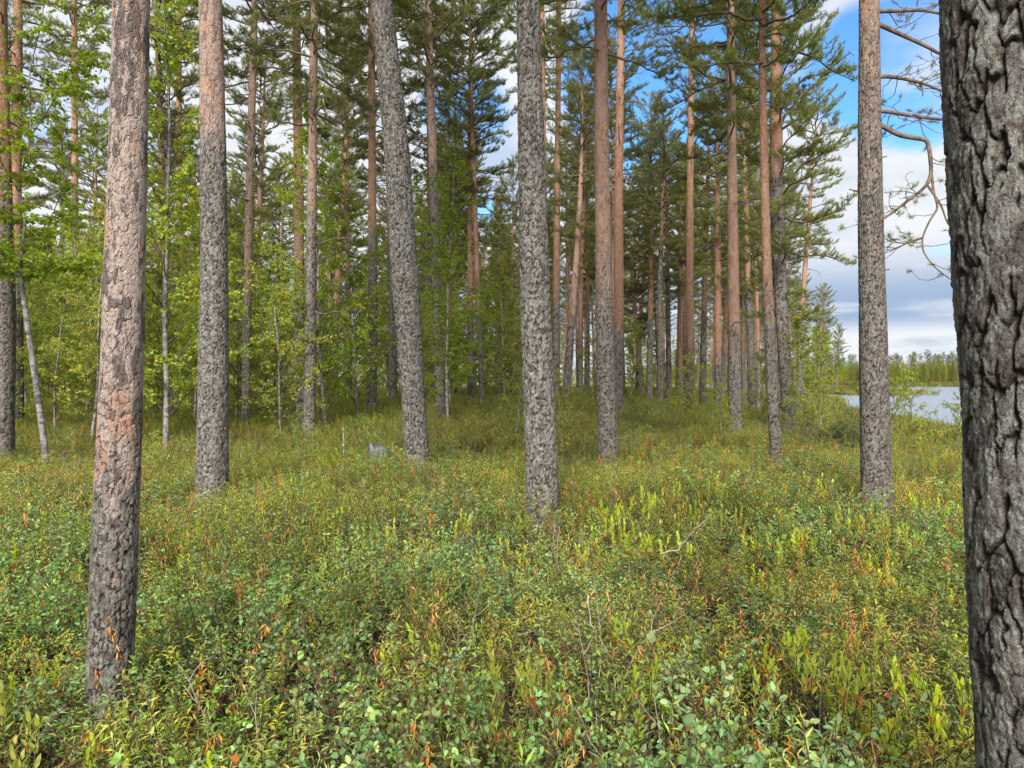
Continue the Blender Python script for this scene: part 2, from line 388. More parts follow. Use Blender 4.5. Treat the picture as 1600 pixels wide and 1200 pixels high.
def pine_parts(seed, hc, rad, nb=6, tuft_n=14, nl=.085, nw=.0105, dead=10, step=.40, key='p'):
    rnd = np.random.RandomState(seed); T = Tubes(); TP = []; TD = []
    z = 0.0; az = rnd.uniform(0, 6)
    while z < hc:
        t = z / hc
        prof = (.60 + .85 * t if t < .5 else 1.02 * max(0, 1 - ((t - .5) / .5) ** 2) ** .6 + .05)
        for b in range(rnd.randint(nb - 2, nb + 1)):
            az += 2.4 + rnd.uniform(-.5, .5); L = rad * prof * rnd.uniform(.4, 1.25)
            if L < .15 or math.sin(az * 1.5 + z * .8 + seed) > .75: continue
            p0 = R(-12 + 60 * t + rnd.uniform(-22, 22)); p1 = R(5 + 55 * t + rnd.uniform(-40, 25))
            P = curve_line((0, 0, z + rnd.uniform(-.2, .2)), az, L, p0, p1, 7, .3, rnd)
            r0 = .010 + .012 * L
            T.add(P, np.linspace(r0, .004, len(P)), 4)
            ns = max(3, int(L / .062))
            for q in range(ns):
                f = .30 + .70 * (q + rnd.uniform(0, 1)) / ns
                i = min(int(f * 7), 6); a = P[i] + (P[i + 1] - P[i]) * (f * 7 - i)
                dr = P[i + 1] - P[i]; sa = math.atan2(dr[1], dr[0]) + rnd.choice([-1, 1]) * R(rnd.uniform(25, 70))
                l2 = (.16 + .42 * (1 - f) * min(1, L / 1.4)) * rnd.uniform(.6, 1.3)
                P2 = curve_line(a, sa, l2, R(rnd.uniform(-15, 35)), R(rnd.uniform(20, 60)), 3, .2, rnd)
                T.add(P2, np.linspace(.005, .0025, 4), 3)
                nt_ = 2 + int(l2 / .09)
                for w in range(nt_):
                    g = .35 + .65 * w / max(1, nt_ - 1); k = min(int(g * 3), 2); pp = P2[k] + (P2[k + 1] - P2[k]) * (g * 3 - k)
                    dd = unit(P2[k + 1] - P2[k]) + rnd.normal(size=3) * .55 + np.array([0, 0, .3])
                    TP.append(pp + unit(dd) * .05); TD.append(dd)
            TP.append(P[-1]); TD.append(P[-1] - P[-2])
        z += step * rnd.uniform(.7, 1.3)
    TP.append(np.array([0, 0, hc])); TD.append(np.array([0, 0, 1.0]))
    TD2 = Tubes()
    for d in range(dead):
        z = -rnd.uniform(.0, 1) ** 1.4 * 5.0; L = rnd.uniform(.4, 1.7)
        P = curve_line((0, 0, z), rnd.uniform(0, 6.3), L, R(rnd.uniform(-25, 30)), R(rnd.uniform(-40, 20)), 6, .3, rnd)
        TD2.add(P, np.linspace(.012 + .006 * L, .003, 7), 4)
        for q in range(rnd.randint(1, 5)):
            i = rnd.randint(2, 6); dr = P[i] - P[i - 1]
            P2 = curve_line(P[i], math.atan2(dr[1], dr[0]) + rnd.choice([-1, 1]) * .8, L * rnd.uniform(.15, .4), R(rnd.uniform(-40, 20)), R(rnd.uniform(-40, 30)), 3, .3, rnd)
            TD2.add(P2, np.linspace(.005, .002, 4), 3)
    TP = np.array(TP); TD = np.array(TD)
    V, Fc, C = needles_data(TP, TD, tuft_n, nl, nw, rnd, PINE_COLS)
    lm = T.mesh(key + '_limbs'); lm.materials.append(LIMB)
    dm = TD2.mesh(key + '_dead_limbs'); dm.materials.append(LIMB)
    cm = mesh_np(key + '_crown', V, Fc, {'Col': C}); cm.materials.append(NEEDLE)
    return lm, cm, dm

PINES = [pine_parts(100 + i, hc, rad, dead=de, key='pine') for i, (hc, rad, de) in enumerate(
    [(8.5, 2.3, 16), (7.5, 2.1, 22), (9.5, 2.5, 14), (8.0, 1.9, 24), (10.0, 2.3, 12), (7.0, 2.3, 20)])]
PINE_HC = [8.5, 7.5, 9.5, 8.0, 10.0, 7.0]
PINE_CB = 7.6     # crown base of the shared background pines

BIRCH_COLS = np.array([(.30, .36, .07, 1), (.36, .40, .07, 1), (.25, .32, .07, 1), (.43, .43, .08, 1), (.33, .37, .07, 1)])
YELLOW = np.array([(.62, .46, .05, 1), (.54, .46, .06, 1)])
def birch_parts(seed, H, spread, nleaf, leaf=.045, base=.07, yellow=.03, key='birch', cols=BIRCH_COLS, r0=None, bend=.12, line=None):
    rnd = np.random.RandomState(seed); Tt = Tubes(); T = Tubes()
    n = 14
    if line is None:
        P = [np.zeros(3)]; a = rnd.uniform(0, 6.3); k = rnd.uniform(0, bend)
        for i in range(n):
            P.append(P[-1] + H / n * unit(np.array([math.cos(a) * k, math.sin(a) * k, 1.0]))); a += rnd.uniform(-.6, .6); k = max(0, k + rnd.uniform(-.06, .06))
        P = np.array(P)
    else:
        P = np.array(line); n = len(P) - 1
    r0 = r0 or .0045 * H + .006
    sm = np.linspace(0, n, n * 3 + 1); PP = np.stack([np.interp(sm, range(n + 1), P[:, c]) for c in range(3)], 1)
    PP[:2] *= 1
    Tt.add(PP, r0 * (1 - sm / n) ** .8 + .004, 8)
    tw = []
    nbr = int(14 + H * 6)
    for b in range(nbr):
        f = base + (1 - base) * (b + rnd.uniform(0, 1)) / nbr; f = min(f, .985)
        i = min(int(f * n), n - 1); p = P[i] + (P[i + 1] - P[i]) * (f * n - i)
        L = (spread * (1 - f) ** .6 * 1.15 + .25) * rnd.uniform(.5, 1.15)
        B = curve_line(p, rnd.uniform(0, 6.3), L, R(rnd.uniform(35, 72)), R(rnd.uniform(5, 60)), 6, .25, rnd)
        T.add(B, np.linspace(.004 + .0065 * L, .002, 7), 4)
        for q in range(int(4 + L * 7)):
            g = rnd.uniform(.2, 1); i = min(int(g * 6), 5); a = B[i] + (B[i + 1] - B[i]) * (g * 6 - i); dr = B[i + 1] - B[i]
            l2 = rnd.uniform(.15, .5) * (.5 + .4 * L)
            B2 = curve_line(a, math.atan2(dr[1], dr[0]) + rnd.uniform(-1.2, 1.2), l2, R(rnd.uniform(-20, 70)), R(rnd.uniform(-70, 30)), 3, .3, rnd)
            T.add(B2, np.linspace(.003, .0015, 4), 3); tw.append(B2)
        tw.append(B[3:7])
    tw = np.array(tw); w = rnd.randint(0, len(tw), nleaf); g = rnd.uniform(.1, 3, nleaf); i = np.minimum(g.astype(int), 2)
    A = tw[w, i] + (tw[w, i + 1] - tw[w, i]) * (g - i)[:, None]
    D = unit(rnd.normal(size=(nleaf, 3)) * (1, 1, .6) + (0, 0, -.45)); Pb = A + D * rnd.uniform(.005, .03, (nleaf, 1))
    U = unit(rnd.normal(size=(nleaf, 3)) + (0, 0, .45)); Ls = leaf * rnd.uniform(.65, 1.25, nleaf)
    C = cols[rnd.randint(0, len(cols), nleaf)] * rnd.uniform(.8, 1.2, (nleaf, 1))
    yl = rnd.uniform(size=len(tw)) < yellow; ym = yl[w] & (rnd.uniform(size=nleaf) < .8); C[ym] = YELLOW[rnd.randint(0, 2, ym.sum())]; C[:, 3] = 1
    V, Fc, CC = leaves_mesh_data(Pb, D, U, Ls, Ls * .78, C)
    tm = Tt.mesh(key + '_trunk'); tm.materials.append(BIRCH)
    lm = T.mesh(key + '_limbs'); lm.materials.append(BTWIG)
    cm = mesh_np(key + '_crown', V, Fc, {'Col': CC}); cm.materials.append(LEAF)
    return tm, lm, cm
BIRCHES = [birch_parts(200 + i, H, sp, nl, yellow=ye, leaf=lf) for i, (H, sp, nl, ye, lf) in enumerate(
    [(4.5, 1.2, 4800, .03, .055), (6.5, 1.5, 7500, .06, .06), (8.5, 1.7, 10000, .03, .062), (3.2, .9, 2900, .10, .05), (10.5, 1.9, 12500, .04, .065), (5.5, 1.6, 6500, .08, .058)])]
BIRCH_H = [4.5, 6.5, 8.5, 3.2, 10.5, 5.5]

def add_birch(x, y, k, s, label, group, rz=None, name='birch_tree', cat='birch tree', z=None):
    r = empty(name, (x, y, (ground_z(x, y) if z is None else z) - .05), label, cat, group, random.uniform(0, 6.28) if rz is None else rz)
    tm, lm, cm = BIRCHES[k] if isinstance(k, int) else k
    for nm, me in (('trunk', tm), ('limbs', lm), ('crown', cm)):
        o = link(nm, me, r); o.scale = (s, s, s)
        if nm != 'trunk': o['kind'] = 'stuff'
    return r

# ------------------------------------------------------------------ the pines one can tell apart
# (base u, visible base v, [(u, v, width) ...] upward, v where the orange bark starts, lichen, total height, label, options)
HERO = [
 ([(168, 1090, 64), (174, 900, 66), (182, 700, 63), (188, 500, 60), (192, 300, 56), (197, 100, 54), (199, 0, 53)], 760, .75, 13.5,
  'nearest left pine with pinkish salmon flaking bark and dark grey scales', dict(pale=1.0, band=.7, d=3.0, cell=.021, depth=.008, rough_up=.10)),
 ([(331, 740, 48), (333, 600, 46), (335, 400, 40), (334, 220, 38), (331, 0, 34)], 215, .9, 17,
  'stout pine with grey scaly bark, pinkish brown high up, right of the nearest left pine', dict(pale=.7, band=.5, cell=.024)),
 ([(650, 685, 37), (645, 600, 37), (634, 440, 43), (622, 250, 40), (610, 120, 37), (597, 0, 34)], -900, 1.0, 17,
  'curved grey pine bending to the left as it rises, behind the weathered stump', dict(cell=.03, depth=.017)),
 ([(848, 800, 50), (843, 650, 49), (837, 500, 47), (832, 300, 43), (827, 100, 38), (825, 0, 36)], -900, 1.0, 17,
  'thick dark grey pine in the middle with rough lichen spotted bark', dict(cell=.028, depth=.016)),
 ([(950, 710, 30), (947, 600, 29), (943, 420, 26), (940, 200, 23), (939, 0, 20)], 430, .5, 17,
  'tall pine with peach orange upper trunk and grey foot, right of the thick middle pine', dict(pale=.35, band=1.6)),
 ([(966, 640, 15), (967, 500, 16), (967, 300, 14), (971, 0, 11)], 515, .4, 18,
  'slimmer orange pine close behind the peach orange one with the grey foot', dict()),
 ([(1213, 712, 18), (1207, 600, 18), (1199, 400, 14), (1194, 200, 12), (1191, 0, 10)], 470, .4, 15,
  'slender reddish pine leaning slightly left in front of the darker thick pine near the lake', dict()),
 ([(1233, 652, 20), (1222, 500, 20), (1212, 300, 20), (1211, 150, 18), (1212, 0, 16)], 270, .6, 18,
  'dark barked pine just behind the slender reddish pine near the lake', dict(cb=3.7, k=4)),
 ([(1149, 668, 21), (1147, 550, 19), (1144, 400, 17), (1141, 200, 14), (1140, 0, 12)], 530, .5, 17,
  'straight pine with pale orange trunk above a grey foot, left of the slender reddish pine', dict(pale=.25)),
 ([(1370, 772, 46), (1364, 600, 42), (1358, 400, 37), (1354, 200, 33), (1353, 0, 29)], 90, .35, 16,
  'grey brown pine with live branches reaching towards the huge trunk at the lake side', dict(cell=.025, depth=.010, key='branchy', band=2.2, pale=.4)),
 ([(483, 670, 20), (485, 550, 18), (487, 350, 15), (489, 150, 13), (491, 0, 11)], 330, .5, 17,
  'front trunk of the close pair of pines, grey brown nearly to the top', dict(pale=.5)),
 ([(469, 650, 15), (467, 500, 16), (466, 300, 15), (463, 100, 13), (462, 0, 12)], 425, .5, 18,
  'back trunk of the close pair of pines, bright orange in its middle', dict()),
 ([(384, 652, 14), (385, 500, 13), (389, 300, 12), (395, 100, 11), (398, 0, 10)], 470, .5, 17,
  'slim pinkish pine with pale grey foot right of the stout scaly pine', dict(pale=.6)),
 ([(283, 600, 13), (283, 450, 11), (281, 250, 9), (281, 100, 8), (281, 0, 7)], 470, .3, 18,
  'thin orange pine between the nearest left pine and the stout grey pine', dict()),
 ([(121, 606, 11), (120, 400, 10), (118, 200, 9), (117, 0, 8)], 300, .3, 18,
  'thin dark brown pine left of the nearest left pine', dict()),
 ([(4, 678, 32), (8, 500, 34), (8, 300, 26), (4, 0, 20)], 300, .7, 17,
  'thick grey pine cut by the left picture edge', dict()),
 ([(27, 640, 20), (26, 480, 19), (25, 300, 16), (27, 0, 13)], 400, .5, 18,
  'reddish topped pine just beside the thick grey one at the left edge', dict()),
 ([(581, 632, 17), (582, 450, 14), (581, 250, 12), (580, 0, 10)], 360, .5, 18,
  'straight dark pine just left of the curved grey pine', dict()),
 ([(688, 640, 15), (683, 500, 15), (677, 300, 14), (669, 0, 11)], 260, .4, 18,
  'slender pine leaning a little left, right of the curved grey pine', dict(pale=.6)),
 ([(869, 600, 12), (869, 450, 11), (871, 250, 9), (873, 0, 8)], 470, .3, 19,
  'thin orange pine right behind the thick dark middle pine', dict()),
 ([(853, 618, 9), (852, 400, 8), (849, 200, 8), (847, 0, 7)], 600, .3, 19,
  'very thin reddish pine touching the right side of the thick middle pine', dict()),
 ([(753, 628, 9), (748, 500, 8), (743, 350, 8), (738, 180, 6)], 470, .3, 17,
  'right trunk of the reddish trio left of the thick middle pine', dict()),
 ([(735, 626, 10), (735, 450, 9), (734, 300, 8), (734, 200, 6)], 480, .3, 16,
  'middle trunk of the reddish trio left of the thick middle pine', dict()),
 ([(713, 615, 8), (712, 450, 8), (712, 300, 6)], 480, .3, 16,
  'left trunk of the reddish trio, half hidden by birch leaves', dict()),
 ([(1080, 635, 14), (1078, 450, 12), (1079, 250, 10), (1081, 0, 8)], 545, .3, 18,
  'straight orange pine midway between the peach orange and the pale orange pines', dict()),
 ([(1098, 622, 11), (1101, 450, 9), (1105, 300, 7)], 480, .3, 14,
  'thin brown pine right behind the straight orange pine', dict()),
 ([(1122, 624, 12), (1121, 450, 11), (1120, 300, 8)], 560, .3, 15,
  'orange pine with black foot just left of the pale orange pine', dict()),
 ([(1176, 628, 13), (1168, 450, 9), (1163, 280, 7)], 450, .3, 15,
  'dark pine leaning left just right of the pale orange pine', dict()),
 ([(1015, 602, 10), (1016, 450, 8), (1017, 300, 6)], 500, .3, 17,
  'orange pine with black foot standing in the gap right of the peach orange pine', dict()),
 ([(1032, 612, 11), (1031, 450, 8), (1034, 350, 6)], 380, .3, 15, 'dark trunk in the twig tangle right of the gap', dict()),
 ([(1045, 612, 9), (1044, 450, 7), (1042, 350, 6)], 420, .3, 14, 'second dark trunk in the twig tangle, nearer the straight orange pine', dict()),
 ([(1063, 612, 9), (1063, 500, 8), (1063, 400, 6)], 590, .3, 13, 'short reddish trunk just left of the straight orange pine', dict()),
 ([(1003, 608, 9), (995, 520, 7), (988, 430, 6)], 540, .3, 12, 'young pine slanting left beside the peach orange pine pair', dict()),
 ([(918, 612, 8), (918, 480, 6), (918, 400, 5)], 500, .3, 16, 'far thin pine with black foot and bright orange stem left of the peach orange pine', dict()),
 ([(908, 608, 6), (908, 450, 5), (907, 400, 5)], 560, .3, 16, 'thinnest far red pine left of the peach orange pine', dict()),
 ([(887, 612, 6), (887, 450, 5), (886, 380, 5)], 590, .3, 16, 'far red pine right of the thin orange pine behind the middle', dict()),
 ([(1248, 640, 9), (1252, 500, 8), (1260, 400, 7), (1268, 300, 5)], 520, .3, 11.5, 'small orange pine leaning right at the lake shore', dict(k=1)),
 ([(545, 612, 10), (544, 450, 8), (542, 200, 6)], 420, .3, 17, 'thin far pine between the close pair and the straight dark pine', dict()),
 ([(614, 622, 14), (613, 500, 12), (609, 300, 9)], 300, .3, 18, 'dark trunk hiding behind the curved grey pine on its left side', dict()),
 ([(675, 618, 10), (674, 500, 9), (671, 300, 7)], 350, .3, 18, 'dim trunk tucked behind the slender leaning pine', dict()),
 ([(98, 596, 8), (98, 450, 7), (98, 300, 6)], 300, .3, 17, 'faint far pine left of the thin dark brown one', dict()),
]
# pines standing just outside the picture on either side
HERO += [
 ([(-260, 760, 46), (-262, 400, 40), (-265, 0, 34)], 200, .7, 17, 'grey pine outside the left picture edge', dict(d=9.0)),
 ([(-120, 680, 30), (-118, 400, 26), (-116, 0, 20)], 400, .5, 17, 'orange topped pine outside the left picture edge', dict(d=14.0)),
]
OCC = []       # (x, y, radius) of every trunk
def solve_d(u, v):
    best = None
    for d in np.arange(2.0, 60, .1):
        x = (u - 800) / F * d
        if CAM - (v - HOR) / F * d <= ground_z(x, d) + .40: return float(d)
    return 60.0
HERO_INFO = []
def hero_pine(spec, idx):
    pts, vo, lich, H, label, o = spec
    d = o.get('d') or solve_d(pts[0][0], pts[0][1])
    if pts[0][2] / F * d < .13: d = .16 * F / pts[0][2] if d > 25 else d
    d = min(d, .36 * F / pts[0][2])
    u = np.array([p[0] for p in pts]); v = np.array([p[1] for p in pts]); w = np.array([p[2] for p in pts], float)
    X = (u - 800) / F * d; Z = CAM + (HOR - v) / F * d; Rr = w / 2 / F * d
    g = float(ground_z(X[0], d))
    # extend down to the ground and up to the top of the tree
    sl = (X[1] - X[0]) / (Z[1] - Z[0]); zb = min(g, Z[0] - .05) - .12
    X = np.insert(X, 0, X[0] + sl * (zb - Z[0])); Z = np.insert(Z, 0, zb); Rr = np.insert(Rr, 0, Rr[0] * 1.02)
    zt = g + H; zt = max(zt, Z[-1] + 5)
    s2 = (X[-1] - X[-2]) / (Z[-1] - Z[-2])
    rtop = Rr[-1]
    for f in (.33, .66, 1):
        z = Z[-1] if f == .33 else Z[-1]
        zz = Z[len(v)] + (zt - Z[len(v)]) * f
        X = np.append(X, X[len(v)] + s2 * (zz - Z[len(v)]) * (1 - .35 * f)); Z = np.append(Z, zz); Rr = np.append(Rr, rtop * (1 - .92 * f ** .9))
    px = d / 710.0
    zvis = CAM + 620 / F * d
    st = max(px * 1.3, .0032)
    lo = max(zb, CAM - 640 / F * d)
    zs = np.concatenate([np.arange(zb, lo, st * 4), np.arange(lo, min(zvis, zt), st), np.arange(min(zvis, zt), zt, .12), [zt]])
    zs = np.unique(zs.round(5))
    # smooth centreline
    cxs = np.interp(zs, Z, X); win = max(3, int(.35 / st)) | 1
    if len(zs) > win * 2:
        ker = np.hanning(win + 2)[1:-1]; ker /= ker.sum()
        zu = np.arange(zs[0] - .5, zs[-1] + .5, .04); cu = np.interp(zu, Z, X); cu[zu < Z[0]] = X[0]; kk = np.hanning(25); kk /= kk.sum()
        cu = np.convolve(np.pad(cu, 12, 'edge'), kk, 'valid'); cxs = np.interp(zs, zu, cu)
    rs = np.interp(zs, Z, Rr)
    x0 = float(np.interp(g, zs, cxs))
    dy = .04 * np.sin(zs * .35 + idx)        # slight sway in depth
    z_org = CAM + (HOR - vo) / F * d if vo > -500 else 99
    me = trunk_mesh('pine_trunk', zs - g, cxs - x0, dy - dy[0], rs, 0.0, max(px * 1.3, .0032), idx * 31 + 5, o.get('cell', .028),
                    z_org - g, o.get('band', 1.0), lich, o.get('depth', .011), o.get('flare', .25), o.get('rough_up', .25))
    me.materials.append(BARK)
    r = empty('pine_tree', (x0, d, g), label, 'pine tree')
    tr = link('trunk', me, r); tr['pale'] = float(o.get('pale', 0.0))
    k = o.get('k', idx % 6); hc = PINE_HC[k]; zc = o.get('cb', zt - g - hc * .97)
    lm, cm, dm = PINES[k]
    ccx = float(np.interp(zc, zs - g, cxs - x0)); tx = float(np.interp(zt - g, zs - g, cxs - x0))
    for nm, m_ in (('limbs', lm), ('crown', cm)) + ((('dead_limbs', dm),) if d > 12 else ()):
        c = link(nm, m_, r); c.location = (ccx, 0, zc); c.rotation_euler = (0, math.atan2(tx - ccx, hc), 0); c['kind'] = 'stuff'
        c.rotation_euler.rotate_axis('Z', idx * 1.7)
    OCC.append((x0, d, rs[0])); HERO_INFO.append((r, x0, d, g, zs, cxs))
    return r, d
for i, h in enumerate(HERO):
    res = hero_pine(h, i)
    if h[5].get('key') == 'branchy': BRANCHY = (res[0], res[1], HERO_INFO[-1])

def giant_pine():
    d = 1.38; g = 0.0; lf = [(1470, 0), (1478, 200), (1488, 420), (1499, 620), (1504, 800), (1514, 1000), (1526, 1200)]
    Z = np.array([CAM + (HOR - v) / F * d for _, v in lf]); Rr = np.array([.150, .155, .160, .166, .170, .176, .184])
    # silhouette of a cylinder off to the side: centre from its left tangent
    X = []
    for (u, v), r in zip(lf, Rr):
        a = math.atan((u - 800) / F); Dc = d; x = math.tan(a) * Dc + r / math.cos(a); X.append(x)
    X = np.array(X)
    o = np.argsort(Z); Z = Z[o]; X = X[o]; Rr = Rr[o]
    sl = (X[1] - X[0]) / (Z[1] - Z[0])
    H = 17.5
    Z = np.concatenate([[-.1], Z, [6, 12, H]]); X = np.concatenate([[X[0] + sl * (-.1 - Z[1])], X, [X[-1] - .16, X[-1] - .3, X[-1] - .4]])
    Rr = np.concatenate([[.205], Rr, [.125, .08, .015]])
    zs = np.concatenate([np.arange(-.1, .6, .012), np.arange(.6, 2.75, .0033), np.arange(2.75, H, .1), [H]])
    cx = np.interp(zs, Z, X); kk = np.hanning(15)
    x0 = float(np.interp(0, zs, cx))
    me = trunk_mesh('giant_pine_trunk', zs, cx - x0, zs * 0, np.interp(zs, Z, Rr), 0.0, .0036, 777, .044, 99, 1, 1.0, .0125, .3, kmax=330)
    me.materials.append(BARK)
    r = empty('pine_tree', (x0, d, g), 'huge close trunk with deeply cracked dark grey bark cut by the right picture edge', 'pine tree')
    tr = link('trunk', me, r); tr['pale'] = 0.0
    lm, cm, dm = PINES[5]
    for nm, m_ in (('limbs', lm), ('crown', cm)):
        c = link(nm, m_, r); c.location = (-.35, 0, H - 7.9); c['kind'] = 'stuff'
    OCC.append((x0, d, .2))
giant_pine()

# live branches of the lakeside pine
def branchy():
    r, d, info = BRANCHY; _, x0, dd, g, zs, cxs = info
    rnd = np.random.RandomState(5)
    def W(u, v, dy=0.0):
        q = d + dy; return np.array([(u - 800) / F * q, q, CAM + (HOR - v) / F * q]) - np.array([x0, d, g])
    lines = [
      ([(1356, 24), (1372, 18), (1400, 18), (1440, 16), (1490, 26), (1540, 10)], 8),
      ([(1356, 32), (1375, 40), (1410, 56), (1445, 72), (1480, 92), (1530, 90)], 9),
      ([(1357, 125), (1380, 119), (1410, 123), (1440, 130), (1480, 146), (1540, 140)], 7.5),
      ([(1357, 180), (1378, 173), (1405, 178), (1440, 184), (1480, 188), (1540, 175)], 8),
      ([(1358, 188), (1380, 198), (1405, 212), (1430, 216), (1449, 219), (1453, 245), (1455, 270), (1449, 288), (1432, 304), (1412, 318), (1395, 332), (1375, 345)], 8.5),
    ]
    def twig_line(P, w, n_tw, tuft, name='branch', lab=None):
        P = np.array(P); T = Tubes(); m = len(P); sm = np.linspace(0, m - 1, m * 4)
        Q = np.stack([np.interp(sm, range(m), P[:, c]) for c in range(3)], 1)
        k = np.array([.25, .5, .25]); Qs = Q.copy()
        for _ in range(2):
            for c in range(3): Qs[1:-1, c] = np.convolve(Qs[:, c], k, 'valid')
        rr = np.linspace(w / 2 / F * d, w / 2 / F * d * .4, len(Qs)); T.add(Qs, rr, 7)
        TP = []; TD = []
        for q in range(n_tw):
            i = rnd.randint(int(len(Qs) * .3), len(Qs)); dr = Qs[i] - Qs[i - 1]; L = rnd.uniform(.18, .6)
            B = curve_line(Qs[i], math.atan2(dr[1], dr[0]) + rnd.uniform(-1.5, 1.5), L, R(rnd.uniform(-50, 40)), R(rnd.uniform(-30, 50)), 5, .3, rnd)
            T.add(B, np.linspace(.0052, .002, 6), 5)
            if rnd.uniform() < .5: TP.append(B[-1]); TD.append(B[-1] - B[-2])
            for _ in range(rnd.randint(1, 5)):
                j = rnd.randint(2, 6); B2 = curve_line(B[j], rnd.uniform(0, 6.3), rnd.uniform(.06, .2), R(rnd.uniform(-20, 50)), R(rnd.uniform(0, 60)), 3, .3, rnd)
                T.add(B2, np.linspace(.003, .002, 4), 4)
                if rnd.uniform() < .5: TP.append(B2[-1]); TD.append(B2[-1] - B2[-2])
        bm = T.mesh('live_branch'); bm.materials.append(LIMB); o = link(name, bm, r)
        if tuft and TP:
            V, Fc, C = needles_data(np.array(TP), np.array(TD), 46, .06, .0035, rnd, PINE_COLS)
            nm = mesh_np('branch_needles', V, Fc, {'Col': C}); nm.materials.append(NEEDLE)
            n_ = link('needles', nm, o); n_['kind'] = 'stuff'
        return o
    for L_, w in lines:
        twig_line([W(u, v, .12 * i * .3 * (1 if w != 8.5 else -.4)) for i, (u, v) in enumerate(L_)], w, 16, True)
    for L_ in ([(1455, 270), (1458, 300), (1466, 325), (1452, 345), (1440, 372), (1442, 395), (1462, 420), (1490, 440)],
               [(1449, 290), (1470, 320), (1480, 350), (1500, 372)], [(1440, 372), (1420, 378), (1402, 388)]):
        twig_line([W(u, v, -.1) for u, v in L_], 4, 9, True)
    for (u, v, du, dv) in ((1362, 250, 24, -6), (1362, 222, 16, -2), (1370, 422, 20, -1), (1346, 300, -20, -4)):
        twig_line([W(u, v), W(u + du * .5, v + dv * .4), W(u + du, v + dv)], 4, 0, False, 'branch_stub')
branchy()

# ------------------------------------------------------------------ birches and bushes one can tell apart
def at(u, y): return (u - 800) / F * y
def near_birch():
    d = 11.5; x0 = at(68, d); g = float(ground_z(x0, d))
    def W(u, v, q=9.0):
        q = q * d / 9.0; return np.array([(u - 800) / F * q - x0, q - d, CAM + (HOR - v) / F * q - g])
    T = Tubes(); T2 = Tubes()
    def sm(P, n=4):
        P = np.array(P); s = np.linspace(0, len(P) - 1, len(P) * n); return np.stack([np.interp(s, range(len(P)), P[:, c]) for c in range(3)], 1)
    base = W(70, 700); base2 = base.copy(); base2[2] = -.1
    main = sm([base2, base, W(62, 640), W(52, 570), W(42, 500), W(35, 450), W(33, 430)])
    T.add(main, np.linspace(.056, .036, len(main)), 10)
    forks = [[W(33, 432), W(20, 410), W(0, 390, 8.8), W(-50, 340, 8.5), W(-90, 250, 8.2), W(-120, 120, 8)],
             [W(33, 432), W(34, 395), W(40, 350), W(30, 290), W(50, 210), W(45, 120), W(70, 20), W(60, -90)],
             [W(38, 440), W(55, 425), W(85, 412), W(120, 405, 9.3), W(150, 390, 9.6)],
             [W(34, 400), W(60, 370, 9.2), W(85, 330, 9.4), W(110, 260, 9.6), W(105, 180, 9.8)],
             [W(30, 300), W(0, 250, 8.6), W(-25, 180, 8.4), W(10, 60, 8.2)],
             [W(48, 215), W(90, 150, 9.3), W(115, 90, 9.4), W(160, 30, 9.5)]]
    rnd = np.random.RandomState(3); tw = []
    for i, f in enumerate(forks):
        P = sm(f, 3); (T if i < 2 else T2).add(P, np.linspace((.028 if i < 2 else .011), .004, len(P)), 6)
        for q in range(46 if i < 2 else 34):
            j = rnd.randint(2, len(P)); dr = P[j] - P[j - 1]
            B = curve_line(P[j], math.atan2(dr[1], dr[0]) + rnd.uniform(-2.2, 2.2), rnd.uniform(.3, 1.0), R(rnd.uniform(-20, 40)), R(rnd.uniform(-40, 20)), 5, .25, rnd)
            T2.add(B, np.linspace(.0045, .0015, 6), 4); tw += [B[:4], B[2:6]]
            for _ in range(2):
                jj = rnd.randint(2, 5); B2 = curve_line(B[jj], rnd.uniform(0, 6.3), rnd.uniform(.12, .35), R(rnd.uniform(-30, 30)), R(rnd.uniform(-50, 0)), 3, .2, rnd)
                T2.add(B2, np.linspace(.002, .001, 4), 3); tw.append(B2)
    tw = np.array(tw); n = 9000; w = rnd.randint(0, len(tw), n); gg = rnd.uniform(.1, 3, n); i = np.minimum(gg.astype(int), 2)
    A = tw[w, i] + (tw[w, i + 1] - tw[w, i]) * (gg - i)[:, None]
    D = unit(rnd.normal(size=(n, 3)) * (1, 1, .6) + (0, 0, -.4)); U = unit(rnd.normal(size=(n, 3)) * .7 + (0, 0, 1.0)); Ls = .068 * rnd.uniform(.6, 1.2, n)
    C = BIRCH_COLS[rnd.randint(0, 5, n)] * rnd.uniform(.8, 1.2, (n, 1)); ym = rnd.uniform(size=n) < .03; C[ym] = YELLOW[0]; C[:, 3] = 1
    V, Fc, CC = leaves_mesh_data(A + D * .02, D, U, Ls, Ls * .78, C)
    tm = T.mesh('near_birch_trunk'); tm.materials.append(BIRCH); lm = T2.mesh('near_birch_limbs'); lm.materials.append(BTWIG)
    cm = mesh_np('near_birch_crown', V, Fc, {'Col': CC}); cm.materials.append(LEAF)
    r = empty('birch_tree', (x0, d, g), 'forked birch with crooked white trunk leaning left beside the thick left edge pine', 'birch tree')
    link('trunk', tm, r); link('limbs', lm, r)['kind'] = 'stuff'; link('crown', cm, r)['kind'] = 'stuff'; OCC.append((x0, d, .06))
near_birch()

